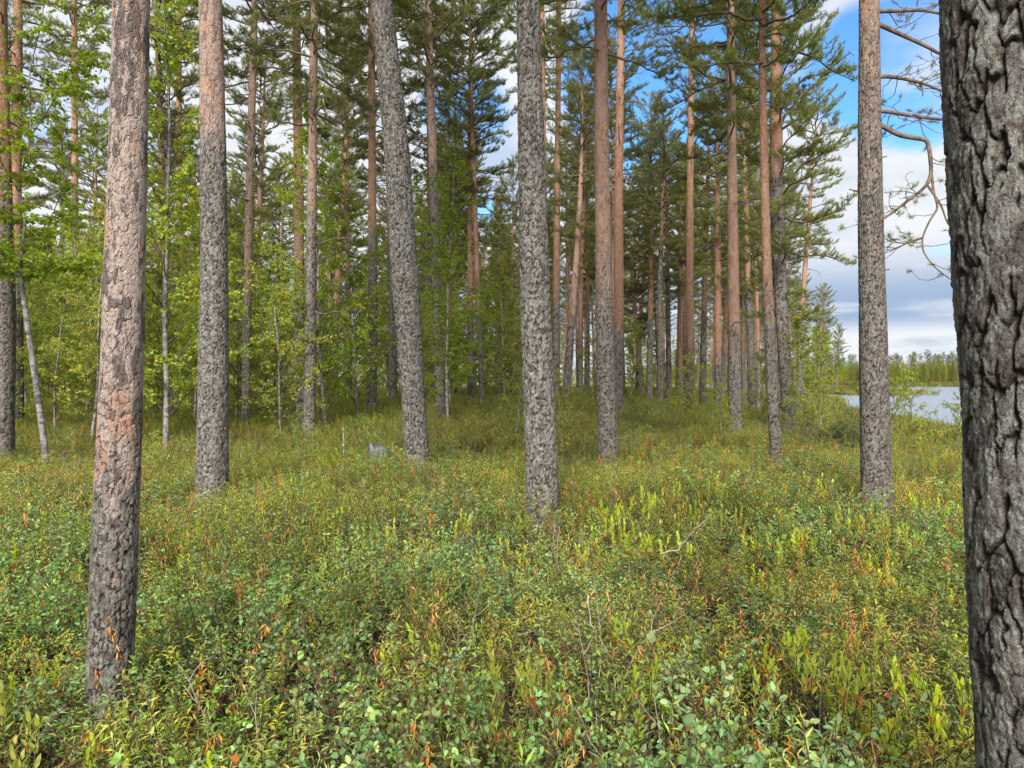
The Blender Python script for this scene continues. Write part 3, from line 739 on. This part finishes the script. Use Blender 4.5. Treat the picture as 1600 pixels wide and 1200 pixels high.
NAMED_BIRCH = [  # u, distance, kind, scale, label
 (258, 13.5, 4, 1.0, 'tall leafy birch right of the nearest left pine, its leaves hanging to the picture top'),
 (508, 17.5, 2, 1.0, 'white stemmed birch just right of the close pair of pines'),
 (440, 15.5, 5, .8, 'bent young birch with yellowing leaves between the slim pinkish pine and the close pair'),
 (236, 10.5, 3, .30, 'knee high yellow leaved seedling beside the nearest left pine'),
 (560, 20, 1, 1.0, 'bushy birch with yellow sprays left of the straight dark pine'),
 (700, 19, 2, .85, 'bright birch between the slender leaning pine and the reddish trio'),
 (805, 13.5, 3, .62, 'low bright green sapling left of the thick middle pine'),
 (880, 13.0, 3, .55, 'low bright green sapling right of the thick middle pine'),
 (985, 26, 0, .8, 'loose young birch behind the peach orange pine pair'),
 (1262, 19, 0, .80, 'light green shore birch behind the dark barked pine'),
 (1282, 24, 0, .80, 'light green shore birch left of the branchy lakeside pine'),
 (1392, 19, 3, .62, 'small birch right beside the branchy lakeside pine with water behind'),
 (1430, 14.0, 3, .60, 'sparse little birch standing in front of the open water'),
 (1496, 14.0, 3, .50, 'little bush of pale leaves by the water next to the huge trunk'),
 (1070, 24, 3, .75, 'waist high birch at the foot of the straight orange pine'),
 (1190, 22, 3, .8, 'waist high birch behind the slender reddish pine'),
 (1128, 17, 3, .5, 'small sapling at the foot of the pale orange pine'),
 (142, 16, 1, .9, 'birch with thin white stem between the dark brown pine and the nearest left pine'),
]
for u, y, k, s, lab in NAMED_BIRCH:
    add_birch(at(u, y), y, k, s, lab, None, cat='birch tree' if s > .65 else 'sapling', name='birch_tree' if s > .65 else 'birch_sapling'); OCC.append((at(u, y), y, .05))

def juniper():
    rnd = np.random.RandomState(9); T = Tubes(); TP = []; TD = []
    for i in range(70):
        B = curve_line((rnd.uniform(-.35, .35), rnd.uniform(-.3, .3), 0), rnd.uniform(0, 6.3), rnd.uniform(.5, 1.1), R(rnd.uniform(25, 80)), R(rnd.uniform(0, 60)), 6, .2, rnd)
        T.add(B, np.linspace(.008, .002, 7), 4)
        for q in range(26):
            j = rnd.randint(1, 7); dd = unit(rnd.normal(size=3) + (0, 0, .6)); TP.append(B[j] + dd * rnd.uniform(.03, .16)); TD.append(dd)
    V, Fc, C = needles_data(np.array(TP), np.array(TD), 14, .05, .006, rnd, PINE_COLS * (.8, .95, .9, 1))
    a = T.mesh('juniper_stems'); a.materials.append(STEM); b = mesh_np('juniper_needles', V, Fc, {'Col': C}); b.materials.append(NEEDLE)
    for u, y, s, lab in ((1306, 15.5, 1.35, 'dark green juniper bush on the shore left of the branchy lakeside pine'), (1342, 18.0, .8, 'smaller juniper bush half behind the branchy lakeside pine')):
        x = at(u, y); r = empty('juniper_bush', (x, y, float(ground_z(x, y))), lab, 'juniper bush', rz=s * 3)
        for nm, me in (('stems', a), ('foliage', b)):
            o = link(nm, me, r); o.scale = (s * 1.0, s, s * 1.05); o['kind'] = 'stuff'
        OCC.append((x, y, .4))
juniper()

# ------------------------------------------------------------------ stumps and dead wood
def stump(u, y, rad, hgt, label, seed):
    rnd = np.random.RandomState(seed); x = at(u, y); g = float(ground_z(x, y))
    k = 40; th = np.arange(k) * 2 * np.pi / k; zs = np.linspace(-.1, 1, 14)
    spl = .90 + .10 * (fbm(th * 3, th * 0, seed, 3) - .5) + .07 * np.maximum(0, np.cos(th - 2.9))
    spl[::7] -= .03; spl = spl - .05 * np.maximum(0, np.cos(th - .3)) ** 2
    V = []
    for q in zs:
        rr = rad * (1 + .35 * np.exp(-max(q, 0) * 5)) * (1 + .14 * (fbm(th * 2.5 + .3 * q, th * 0 + q * .6, seed + 2, 3, None) - .5) + .05 * (np.arange(k) % 3 == 0))
        V.append(np.stack([rr * np.cos(th), rr * np.sin(th), q * hgt * (spl if q > 0 else np.ones(k))], -1))
    inn = V[-1] * (.72, .72, .90); low = V[-1] * (.35, .35, .55); V += [inn, low, V[-1] * (.02, .02, .5)]
    V = np.concatenate(V); n = len(V) // k; i = np.arange(n - 1)[:, None] * k; j = np.arange(k)[None]; j2 = (j + 1) % k
    Q = np.stack([i + j, i + j2, i + k + j2, i + k + j], -1).reshape(-1, 4)
    o = link('tree_stump', mesh_np('stump', V, [Q]), mat=OLDWOOD, label=label, category='tree stump'); o.location = (x, y, g); OCC.append((x, y, rad * .6))
    return o
def dead_branch(name, pts, w0, w1, label, cat, forks=3, seed=1):
    rnd = np.random.RandomState(seed); P = np.array([np.array(p, float) for p in pts]); T = Tubes()
    s = np.linspace(0, len(P) - 1, len(P) * 5); Q = np.stack([np.interp(s, range(len(P)), P[:, c]) for c in range(3)], 1) + rnd.normal(size=(len(s), 3)) * .004
    o0 = Q[0].copy(); Q = Q - o0; T.add(Q, np.linspace(w0, w1, len(Q)), 7)
    for f in range(forks):
        i = rnd.randint(len(Q) // 3, len(Q)); B = curve_line(Q[i], rnd.uniform(0, 6.3), rnd.uniform(.12, .35), R(rnd.uniform(-10, 60)), R(rnd.uniform(0, 50)), 4, .3, rnd)
        T.add(B, np.linspace(w1, w1 * .5, 5), 5)
    o = link(name, T.mesh(name), mat=DEAD, label=label, category=cat); o.location = o0
d0 = 10.3
stump(593, d0 + .8, .16, .62, 'weathered grey broken stump with a dark hollow top left of the curved pine', 4)
def wp(u, v, y): return ((u - 800) / F * y, y, CAM + (HOR - v) / F * y)
dead_branch('dead_stick', [wp(537, 712, 10.5), wp(537, 690, 10.5), wp(536, 668, 10.5)], .012, .008, 'short bare stick standing left of the weathered stump', 'stick', 0)
dead_branch('fallen_branch', [wp(1030, 866, 5.0), wp(1060, 858, 4.95), wp(1078, 836, 4.9), (wp(1092, 822, 4.85)), wp(1110, 804, 4.85)], .006, .003, 'pale thin branch lying on the shrubs right of the thick middle pine', 'branch', 0, 3)
dead_branch('fallen_branch', [wp(918, 935, 3.6), wp(925, 975, 3.5), wp(945, 1012, 3.4), wp(952, 1040, 3.35)], .0035, .0025, 'thin pale curved twig arching over the front shrubs', 'twig', 0, 5)
dead_branch('fallen_branch', [wp(1068, 1000, 3.3), wp(1075, 1040, 3.2), wp(1090, 1080, 3.1)], .004, .003, 'thin grey twig hanging down among the shrubs near the right front', 'twig', 1, 6)

ANCH = [(5, 'the thick left edge pine'), (190, 'the nearest left pine'), (333, 'the stout scaly pine'), (476, 'the close pair'), (634, 'the curved grey pine'),
        (840, 'the thick middle pine'), (943, 'the peach orange pine'), (1144, 'the pale orange pine'), (1200, 'the slender reddish pine'), (1360, 'the branchy lakeside pine')]
ORD = ['first', 'second', 'third', 'fourth', 'fifth', 'sixth', 'seventh', 'eighth', 'ninth', 'tenth', 'eleventh', 'twelfth', 'thirteenth', 'fourteenth',
       'fifteenth', 'sixteenth', 'seventeenth', 'eighteenth', 'nineteenth', 'twentieth']
def rank_labels(items, noun):
    """items: (u, object); nearer background trees are told apart by the gap they show in and their order there"""
    gaps = {}
    for u, o in items:
        if u < 5 or u > 1360: continue
        k = max(i for i, a in enumerate(ANCH) if a[0] <= u); gaps.setdefault(k, []).append((u, o))
    for k, L in gaps.items():
        L.sort(key=lambda q: q[0])
        for n, (u, o) in enumerate(L[:20]):
            b = ANCH[min(k + 1, len(ANCH) - 1)][1]
            o['label'] = '%s %s between %s and %s' % (ORD[n], noun, ANCH[k][1].replace('the ', '', 1), b.replace('the ', '', 1))
# ------------------------------------------------------------------ forest behind
def forest():
    rnd = random.Random(21)
    placed = [(x, y) for x, y, r in OCC]
    def ok(x, y, md):
        return all((x - a) ** 2 + (y - b) ** 2 > md * md for a, b in placed)
    # shared trunks for the farther pines
    tr = []
    for i in range(6):
        H = PINE_HC[i] + PINE_CB; zs = np.concatenate([np.arange(-.15, H, .085), [H]]); f = np.clip(zs / H, 0, 1)
        rr = (.125 + .01 * i) * (1 - f) ** .62 + .008
        me = trunk_mesh('far_pine_trunk', zs, .10 * np.sin(zs * .3 + i), .10 * np.cos(zs * .27 + i * 2) - .1 * math.cos(i * 2), rr, 0, .045, 900 + i * 13, .032, 3.2 + .5 * (i % 3), 1.6, .4, .012)
        me.materials.append(BARK); tr.append(me)
    named = []
    n = 0; tries = 0
    while n < 205 and tries < 9000:
        tries += 1
        y = 24 + 88 * rnd.random() ** .8; x = rnd.uniform(-.95, .50) * y
        if n > 150: x = rnd.uniform(-.14, .38) * y; y = min(y, 80)
        if x > shore(y) - 2.5: continue
        u = 800 + x / y * F
        if y < 34 and not ok(x, y, 2.6): continue
        if not ok(x, y, 2.0): continue
        if 1235 < u < 1345 and y < 60: continue
        if u > 1285: continue
        placed.append((x, y)); k = rnd.randrange(6); s = rnd.uniform(.80, 1.12)
        g = float(ground_z(x, y))
        if u < 800: grp, lab = 'background pines on the left behind the birches', 'background pine standing far off among the leafy birches'
        elif u < 1230: grp, lab = 'background pines behind the orange trunks', 'background pine standing far off behind the orange trunks'
        else: grp, lab = 'background pines along the lake shore', 'distant pine on the wooded lake shore'
        r = empty('pine_tree', (x, y, g), lab, 'pine tree', grp, rnd.uniform(0, 6.28)); w_ = s * (rnd.uniform(.5, .72) if u > 640 and rnd.random() < .65 else 1); r.scale = (w_, w_, s)
        r.rotation_euler[0] = R(rnd.gauss(0, 1.3)); r.rotation_euler[1] = R(rnd.gauss(0, 1.3))
        o = link('trunk', tr[k], r); o['pale'] = rnd.choice([0, 0, .3]) * 1.0
        lm, cm, dm = PINES[k]; ax, ay = .10 * math.sin(PINE_CB * .3 + k), .10 * math.cos(PINE_CB * .27 + 2 * k) - .1 * math.cos(k * 2)
        for nm, me in (('limbs', lm), ('crown', cm), ('dead_limbs', dm)):
            o = link(nm, me, r); o.location = (ax, ay, PINE_CB); o['kind'] = 'stuff'
        if y < 55: named.append((u, r))
        n += 1
    rank_labels(named, 'background pine'); named = []
    # young birches in the middle distance, thick on the left, thin on the right
    n = 0; tries = 0
    while n < 150 and tries < 9000:
        tries += 1
        y = 16 + 40 * rnd.random(); u = rnd.uniform(-150, 1290)
        if u > 850 and rnd.random() > .22: continue
        if u > 850 and y < 26: continue
        if y < 18 and u > 330: continue
        if 480 < u < 860 and (y < 22 or rnd.random() < .35): continue
        x = at(u, y)
        if x > shore(y) - 2 or not ok(x, y, 1.1): continue
        placed.append((x, y))
        if u < 850:
            k = rnd.choice([0, 1, 2, 2, 5, 4, 1] if y > 24 else [0, 5, 1, 0]); g2, lab = 'young birches filling the left background', 'young birch with bright green leaves in the thicket behind the left pines'
        else:
            k = rnd.choice([0, 3, 1, 5, 3]); g2, lab = 'young birches between the right background pines', 'young birch growing between the right background pines'
        b_ = add_birch(x, y, k, rnd.uniform(.7, 1.1), lab, g2); n += 1
        if y < 40: named.append((u, b_))
    rank_labels(named, 'young leafy birch')
forest()

# ------------------------------------------------------------------ scattered growth nobody could count
def scatter(name, protos, P, rot, scl, idx, label, tint=None):
    """one object whose points carry instances of the shapes in protos"""
    coll = bpy.data.collections.new(name + '_shapes')
    for i, meshes in enumerate(protos):
        o = bpy.data.objects.new('%s_%02d' % (name, i), meshes); coll.objects.link(o)
    me = bpy.data.meshes.new(name); me.vertices.add(len(P)); me.vertices.foreach_set('co', np.asarray(P, np.float32).ravel())
    a = me.attributes.new('rot', 'FLOAT_VECTOR', 'POINT'); a.data.foreach_set('vector', np.asarray(rot, np.float32).ravel())
    a = me.attributes.new('scl', 'FLOAT_VECTOR', 'POINT'); a.data.foreach_set('vector', np.asarray(scl, np.float32).ravel())
    a = me.attributes.new('idx', 'INT', 'POINT'); a.data.foreach_set('value', np.asarray(idx, np.int32))
    o = link(name, me, kind='stuff', label=label)
    ng = bpy.data.node_groups.new(name, 'GeometryNodeTree')
    ng.interface.new_socket('Geometry', in_out='INPUT', socket_type='NodeSocketGeometry'); ng.interface.new_socket('Geometry', in_out='OUTPUT', socket_type='NodeSocketGeometry')
    N = ng.nodes; L = ng.links; i = N.new('NodeGroupInput'); q = N.new('NodeGroupOutput')
    ci = N.new('GeometryNodeCollectionInfo'); ci.inputs['Collection'].default_value = coll; ci.inputs['Separate Children'].default_value = True; ci.inputs['Reset Children'].default_value = True
    ip = N.new('GeometryNodeInstanceOnPoints'); ip.inputs['Pick Instance'].default_value = True
    def na(nm, t):
        x = N.new('GeometryNodeInputNamedAttribute'); x.data_type = t; x.inputs['Name'].default_value = nm; return x.outputs[0]
    L.new(i.outputs[0], ip.inputs['Points']); L.new(ci.outputs[0], ip.inputs['Instance']); L.new(na('idx', 'INT'), ip.inputs['Instance Index'])
    L.new(na('rot', 'FLOAT_VECTOR'), ip.inputs['Rotation']); L.new(na('scl', 'FLOAT_VECTOR'), ip.inputs['Scale']); L.new(ip.outputs[0], q.inputs[0])
    md = o.modifiers.new('scatter', 'NODES'); md.node_group = ng
    return o

def joined(parts):
    """join arrays (V, faces, C, material index) into one mesh"""
    Vs = []; Fs = []; Cs = []; mi = []; n = 0
    for V, Fc, C, m in parts:
        for f in Fc: Fs.append(np.asarray(f) + n); mi += [m] * len(f)
        Vs.append(V); Cs.append(C); n += len(V)
    me = mesh_np('growth', np.concatenate(Vs), Fs, {'Col': np.concatenate(Cs)})
    me.polygons.foreach_set('material_index', np.array(mi, np.int32)); return me
def tubes_arrays(T, m): return (np.concatenate(T.V), [np.concatenate(T.Q)], np.concatenate(T.C), m)

def col_var(base, n, rnd, var=.22):
    C = np.tile(np.array([*base, 1.0]) * (1.18, 1.18, 1.12, 1), (n, 1)) * rnd.uniform(1 - var, 1 + var, (n, 1)) * rnd.uniform(.92, 1.08, (n, 4)); C[:, 3] = 1; return C

def shrub_tea(seed, stems=13, orange=.12, green=(.105, .145, .035), hgt=.54, only_orange=False, radius=.17):
    """narrow drooping leaves in whorls up thin stems, old ones rusty"""
    rnd = np.random.RandomState(seed); T = Tubes(); P = []; D = []; C = []; Ls = []
    for s in range(stems):
        a = rnd.uniform(0, 6.3); r = radius * math.sqrt(rnd.uniform(0, 1)); h = hgt * rnd.uniform(.65, 1.1)
        S = curve_line((r * math.cos(a), r * math.sin(a), 0), a, h, R(rnd.uniform(38, 78)), R(rnd.uniform(50, 85)), 5, .22, rnd)
        T.add(S, np.linspace(.0028, .0016, 6), 3)
        nl = rnd.randint(26, 38); rust = rnd.uniform() < orange or only_orange
        for q in range(nl):
            f = 1 - (q / nl) ** 1.25 * .62; i = min(int(f * 5), 4); p = S[i] + (S[i + 1] - S[i]) * (f * 5 - i)
            az = q * 2.4 + rnd.uniform(-.3, .3); top = q < nl * .35
            el = R(rnd.uniform(-5, 55)) if top else R(rnd.uniform(-50, 20))
            if rust: el = R(rnd.uniform(-80, -20)) if rnd.uniform() < .75 else R(rnd.uniform(20, 70))
            P.append(p); D.append((math.cos(az) * math.cos(el), math.sin(az) * math.cos(el), math.sin(el)))
            Ls.append(rnd.uniform(.022, .038))
            if rust and (only_orange or rnd.uniform() < .45): C.append(col_var(((.78, .27, .07), (.72, .36, .10), (.56, .28, .10))[rnd.randint(3)], 1, rnd)[0])
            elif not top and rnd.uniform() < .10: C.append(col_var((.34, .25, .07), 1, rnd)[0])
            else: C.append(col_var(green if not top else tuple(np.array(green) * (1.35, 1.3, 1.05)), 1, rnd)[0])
    P = np.array(P); n = len(P); D = np.array(D); Ls = np.array(Ls)
    V, Fc, CC = leaves_mesh_data(P, D, np.tile([0, 0, 1.0], (n, 1)) + rnd.normal(size=(n, 3)) * .2, Ls, Ls * rnd.uniform(.17, .24, n), np.array(C), narrow=True, droop=.18)
    me = joined([(V, Fc, CC, 0), tubes_arrays(T, 1)]); me.materials.append(SLEAF); me.materials.append(STEM); return me
def shrub_oval(seed, green, hgt=.40, nleaf=380, leaf=.021, radius=.2, aspect=.62, red=.03, upright=0.0):
    """small oval leaves on branching twigs"""
    rnd = np.random.RandomState(seed); T = Tubes(); tw = []
    for s in range(9):
        a = rnd.uniform(0, 6.3); r = radius * .5 * math.sqrt(rnd.uniform(0, 1))
        S = curve_line((r * math.cos(a), r * math.sin(a), 0), a, hgt * rnd.uniform(.8, 1.25), R(rnd.uniform(50, 85)), R(rnd.uniform(40, 85)), 6, .22, rnd)
        T.add(S, np.linspace(.003, .0014, 7), 3)
        for q in range(7):
            j = rnd.randint(2, 7); B = curve_line(S[j], rnd.uniform(0, 6.3), rnd.uniform(.06, .15), R(rnd.uniform(10, 60)), R(rnd.uniform(10, 70)), 3, .2, rnd)
            T.add(B, np.linspace(.0016, .0009, 4), 3); tw.append(B)
        tw.append(S[3:7])
    tw = np.array(tw); w = rnd.randint(0, len(tw), nleaf); g = rnd.uniform(.2, 3, nleaf); i = np.minimum(g.astype(int), 2)
    A = tw[w, i] + (tw[w, i + 1] - tw[w, i]) * (g - i)[:, None]
    D = unit(rnd.normal(size=(nleaf, 3)) * (1, 1, .5) + (0, 0, .25 + upright)); U = unit(rnd.normal(size=(nleaf, 3)) * .55 + (0, 0, 1.0))
    Ls = leaf * rnd.uniform(.6, 1.3, nleaf); hz = np.clip(A[:, 2] / hgt, .3, 1.2)
    C = col_var(green, nleaf, rnd, .28); rm = rnd.uniform(size=nleaf) < red; C[rm] = col_var((.32, .10, .04), rm.sum(), rnd)
    V, Fc, CC = leaves_mesh_data(A, D, U, Ls, Ls * aspect, C, fold=.12)
    me = joined([(V, Fc, CC, 0), tubes_arrays(T, 1)]); me.materials.append(SLEAF); me.materials.append(STEM); return me
def shrub_upright(seed, green, stems=7, hgt=.47, orange=.12):
    """leaves held upright along the shoot tips, yellow green"""
    rnd = np.random.RandomState(seed); T = Tubes(); P = []; D = []; C = []; Ls = []
    for s in range(stems):
        a = rnd.uniform(0, 6.3); r = .11 * math.sqrt(rnd.uniform(0, 1)); h = hgt * rnd.uniform(.7, 1.12)
        S = curve_line((r * math.cos(a), r * math.sin(a), 0), a, h, R(rnd.uniform(68, 88)), R(rnd.uniform(75, 90)), 6, .12, rnd); T.add(S, np.linspace(.003, .0014, 7), 4)
        nl = rnd.randint(10, 18)
        for q in range(nl):
            f = 1 - (q / nl) * .26; i = min(int(f * 6), 5); p = S[i] + (S[i + 1] - S[i]) * (f * 6 - i); az = q * 2.4; el = R(rnd.uniform(50, 82) - 28 * (q / nl))
            P.append(p); D.append((math.cos(az) * math.cos(el), math.sin(az) * math.cos(el), math.sin(el))); Ls.append(rnd.uniform(.026, .042))
            C.append(col_var((.46, .20, .05) if (q > nl * .7 and rnd.uniform() < orange * 4) else green, 1, rnd, .18)[0])
    P = np.array(P); n = len(P); Ls = np.array(Ls); D = np.array(D)
    U = unit(np.stack([-D[:, 0], -D[:, 1], np.full(n, .5)], 1))
    V, Fc, CC = leaves_mesh_data(P, D, U, Ls, Ls * .40, np.array(C), fold=.15, droop=-.06)
    me = joined([(V, Fc, CC, 0), tubes_arrays(T, 1)]); me.materials.append(SLEAF); me.materials.append(STEM); return me
def bare_twigs(seed):
    rnd = np.random.RandomState(seed); T = Tubes()
    for s in range(3):
        S = curve_line((rnd.uniform(-.08, .08), rnd.uniform(-.08, .08), 0), rnd.uniform(0, 6.3), rnd.uniform(.35, .6), R(rnd.uniform(45, 85)), R(rnd.uniform(30, 90)), 7, .25, rnd)
        T.add(S, np.linspace(.0035, .0012, 8), 4)
        for q in range(4):
            j = rnd.randint(3, 8); T.add(curve_line(S[j], rnd.uniform(0, 6.3), rnd.uniform(.05, .18), R(rnd.uniform(0, 60)), R(rnd.uniform(0, 70)), 3, .3, rnd), [.0018, .0015, .0012, .0008], 3)
    me = T.mesh('bare_twigs'); me.materials.append(DEAD); return me

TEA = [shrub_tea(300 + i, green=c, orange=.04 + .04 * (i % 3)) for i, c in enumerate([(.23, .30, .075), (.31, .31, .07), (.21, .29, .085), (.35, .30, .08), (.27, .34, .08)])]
RUST = [shrub_tea(320 + i, stems=5, only_orange=True, radius=.07, hgt=.55) for i in range(3)]
BLUEG = [shrub_oval(340 + i, c, nleaf=560) for i, c in enumerate([(.22, .34, .14), (.25, .36, .14), (.20, .32, .14), (.25, .36, .11)])]
BILB = [shrub_oval(360 + i, c, leaf=.015, nleaf=520, hgt=.32, red=.05) for i, c in enumerate([(.20, .31, .06), (.17, .29, .07), (.24, .32, .06)])]
UPR = [shrub_upright(380 + i, c) for i, c in enumerate([(.38, .43, .055), (.34, .41, .055), (.43, .43, .06), (.36, .37, .06)])]
TWG = [bare_twigs(400 + i) for i in range(3)]

def ground_cover():
    rnd = np.random.RandomState(77)
    pts = []
    for (y0, y1, dens, sc) in ((1.3, 6, 40, 1.0), (6, 12, 26, 1.05), (12, 22, 20, 1.0), (22, 40, 10, 1.2), (40, 75, 4.0, 1.6), (-3, 1.3, 16, 1.0)):
        hw = lambda y: .85 * abs(y) + 2.2
        A = hw(y1) * 2 * (y1 - y0); n = int(A * dens)
        x = rnd.uniform(-hw(y1), hw(y1), n); y = rnd.uniform(y0, y1, n)
        k = (np.abs(x) < hw(y)) & (x < shore(y) - .8)
        k &= ~((np.abs(x) < .38) & (np.abs(y) < .5))
        pts.append(np.stack([x[k], y[k], np.full(k.sum(), sc)], 1))
    P = np.concatenate(pts); x, y, sc = P.T
    keep = np.ones(len(x), bool)
    for ox, oy, r in OCC:
        if oy < 26: keep &= (x - ox) ** 2 + (y - oy) ** 2 > (r + .06) ** 2
    gap = fbm(x * 1.7 + 31, y * 1.7, 95, 3)
    keep &= (gap > .36) | (rnd.uniform(size=len(x)) < .25)
    x, y, sc = x[keep], y[keep], sc[keep]; n = len(x)
    z = ground_z(x, y)
    mound = fbm(x * .55, y * .55, 91, 3); a = fbm(x * .8 + 4, y * .8, 92, 3); b = fbm(x * 1.1, y * 1.1 + 8, 93, 3); c = fbm(x * 1.6 + 2, y * 1.6, 94, 2)
    u = rnd.uniform(size=n)
    near = 1 - sst(4.0, 9.0, y)
    w_blue = (.10 + .95 * near) * sst(.44, .56, a) + .02 + .08 * near
    w_bil = .45 * sst(.52, .6, b) + .05
    w_upr = (.06 + .34 * near) * (sst(.50, .60, c) + .10)
    w_rust = .055 + .10 * sst(.45, .6, b)
    w_tw = .03
    w_tea = .62 - .12 * near
    Wt = np.stack([w_tea, w_blue, w_bil, w_upr, w_rust, np.full(n, w_tw)], 1); Wt /= Wt.sum(1, keepdims=True); cw = np.cumsum(Wt, 1)
    sp = (u[:, None] > cw).sum(1).clip(0, 5)
    s = sc * rnd.uniform(.75, 1.2, n); hz = s / sc ** .35 * (.52 + 1.0 * mound) * (1 - .16 * sst(8, 14, y))
    rot = np.stack([rnd.normal(0, .13, n), rnd.normal(0, .13, n), rnd.uniform(0, 6.28, n)], 1)
    names = [('marsh_tea_shrubs', TEA, 'olive marsh tea shrubs covering the forest floor'), ('bog_bilberry_shrubs', BLUEG, 'blue green bog bilberry shrubs in the foreground'),
             ('bilberry_shrubs', BILB, 'light green bilberry patches between the taller shrubs'), ('leatherleaf_shoots', UPR, 'yellow green upright leafy shoots among the shrubs'),
             ('rusty_shrub_tufts', RUST, 'orange withered tufts scattered over the shrubs'), ('bare_shrub_twigs', TWG, 'bare grey twigs sticking out of the shrubs')]
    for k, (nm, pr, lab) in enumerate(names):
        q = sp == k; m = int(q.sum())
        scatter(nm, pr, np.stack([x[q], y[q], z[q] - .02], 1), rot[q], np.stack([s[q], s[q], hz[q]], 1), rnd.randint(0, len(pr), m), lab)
    print('shrub clumps', n)
ground_cover()

def far_woods():
    rnd = np.random.RandomState(55)
    # whole trees joined so that one instance is one tree
    def whole(k, birch=False):
        parts = BIRCHES[k] if birch else PINES[k]
        if not birch:
            T = Tubes(); T.add([(0, 0, 0), (0, 0, 5), (0, 0, 6 + PINE_HC[k])], [.15, .11, .02], 6); tm = T.mesh('far_trunk'); tm.materials.append(LIMB)
        protos = []
        obs = [(tm, 0), (parts[0], 6), (parts[1], 6)] if not birch else [(parts[0], 0), (parts[1], 0), (parts[2], 0)]
        bm = []; mats = []
        for mi, (me, dz) in enumerate(obs):
            v = np.empty(len(me.vertices) * 3, np.float32); me.vertices.foreach_get('co', v); v = v.reshape(-1, 3).copy(); v[:, 2] += dz
            c = np.empty(len(me.vertices) * 4, np.float32); me.attributes['Col'].data.foreach_get('color', c)
            nl = len(me.polygons[0].vertices); li = np.empty(len(me.loops), np.int32); me.loops.foreach_get('vertex_index', li)
            bm.append((v, [li.reshape(-1, nl)], c.reshape(-1, 4), mi)); mats.append(me.materials[0])
        out = joined(bm)
        for m_ in mats: out.materials.append(m_)
        return out
    protos = [whole(0), whole(4), whole(2), whole(2, True), whole(4, True)]
    def place(n, xs, ys, lo, hi, pb, name, lab, zs=None):
        g = ground_z(xs, ys); idx = np.where(rnd.uniform(size=n) < pb, rnd.randint(3, 5, n), rnd.randint(0, 3, n))
        s = rnd.uniform(lo, hi, n)
        scatter(name, protos, np.stack([xs, ys, g - .1], 1), np.stack([rnd.normal(0, .02, n), rnd.normal(0, .02, n), rnd.uniform(0, 6.28, n)], 1), np.stack([s, s, s], 1), idx, lab)
    n = 2600; y = 303 + 45 * rnd.uniform(size=n) ** 1.3; x = rnd.uniform(60, 420, n)
    place(n, x, y, .85, 1.0, .93, 'far_shore_forest', 'green forest along the far lake shore')
    n = 330; y = rnd.uniform(112, 165, n); x = rnd.uniform(-1.0, .46, n) * y; k = x < shore(y) - 3; x, y = x[k], y[k]
    place(len(x), x, y, .7, .95, .55, 'distant_forest', 'hazy distant forest closing the view between the trunks')
far_woods()

def shore_grass():
    rnd = np.random.RandomState(66)
    def tuft(seed):
        r = np.random.RandomState(seed); n = 60; P = r.normal(size=(n, 3)) * (.25, .25, 0); D = unit(r.normal(size=(n, 3)) * (.25, .25, 0) + (0, 0, 1.0))
        V, Fc, C = leaves_mesh_data(P, D, np.tile([1.0, 0, 0], (n, 1)), r.uniform(.5, 1.0, n), np.full(n, .02), col_var((.30, .28, .10), n, r), narrow=True)
        me = mesh_np('sedge', V, Fc, {'Col': C}); me.materials.append(SLEAF); return me
    pr = [tuft(i) for i in range(3)]
    X = []; 
    y = rnd.uniform(14, 60, 900); X.append(np.stack([shore(y) + rnd.uniform(-1.5, .1, 900), y], 1))
    X.append(np.stack([53 + rnd.normal(0, 3.0, 900), 112 + rnd.normal(0, 5, 900)], 1))
    X.append(np.stack([rnd.uniform(60, 420, 3500), rnd.uniform(299, 304, 3500)], 1))
    X = np.concatenate(X); n = len(X); g = np.maximum(ground_z(X[:, 0], X[:, 1]), LAKE_Z - .1); s = np.where(X[:, 1] > 200, 2.2, np.where(X[:, 1] > 70, 1.1, .7)) * rnd.uniform(.7, 1.2, n)
    scatter('shore_sedge', pr, np.stack([X[:, 0], X[:, 1], g], 1), np.stack([X[:, 0] * 0, X[:, 0] * 0, rnd.uniform(0, 6, n)], 1), np.stack([s, s, s], 1), rnd.randint(0, 3, n), 'yellowish sedge along the lake shores')
shore_grass()
tot = sum(len(m.loops) - 2 * len(m.polygons) for m in bpy.data.meshes)
print('triangles', tot)
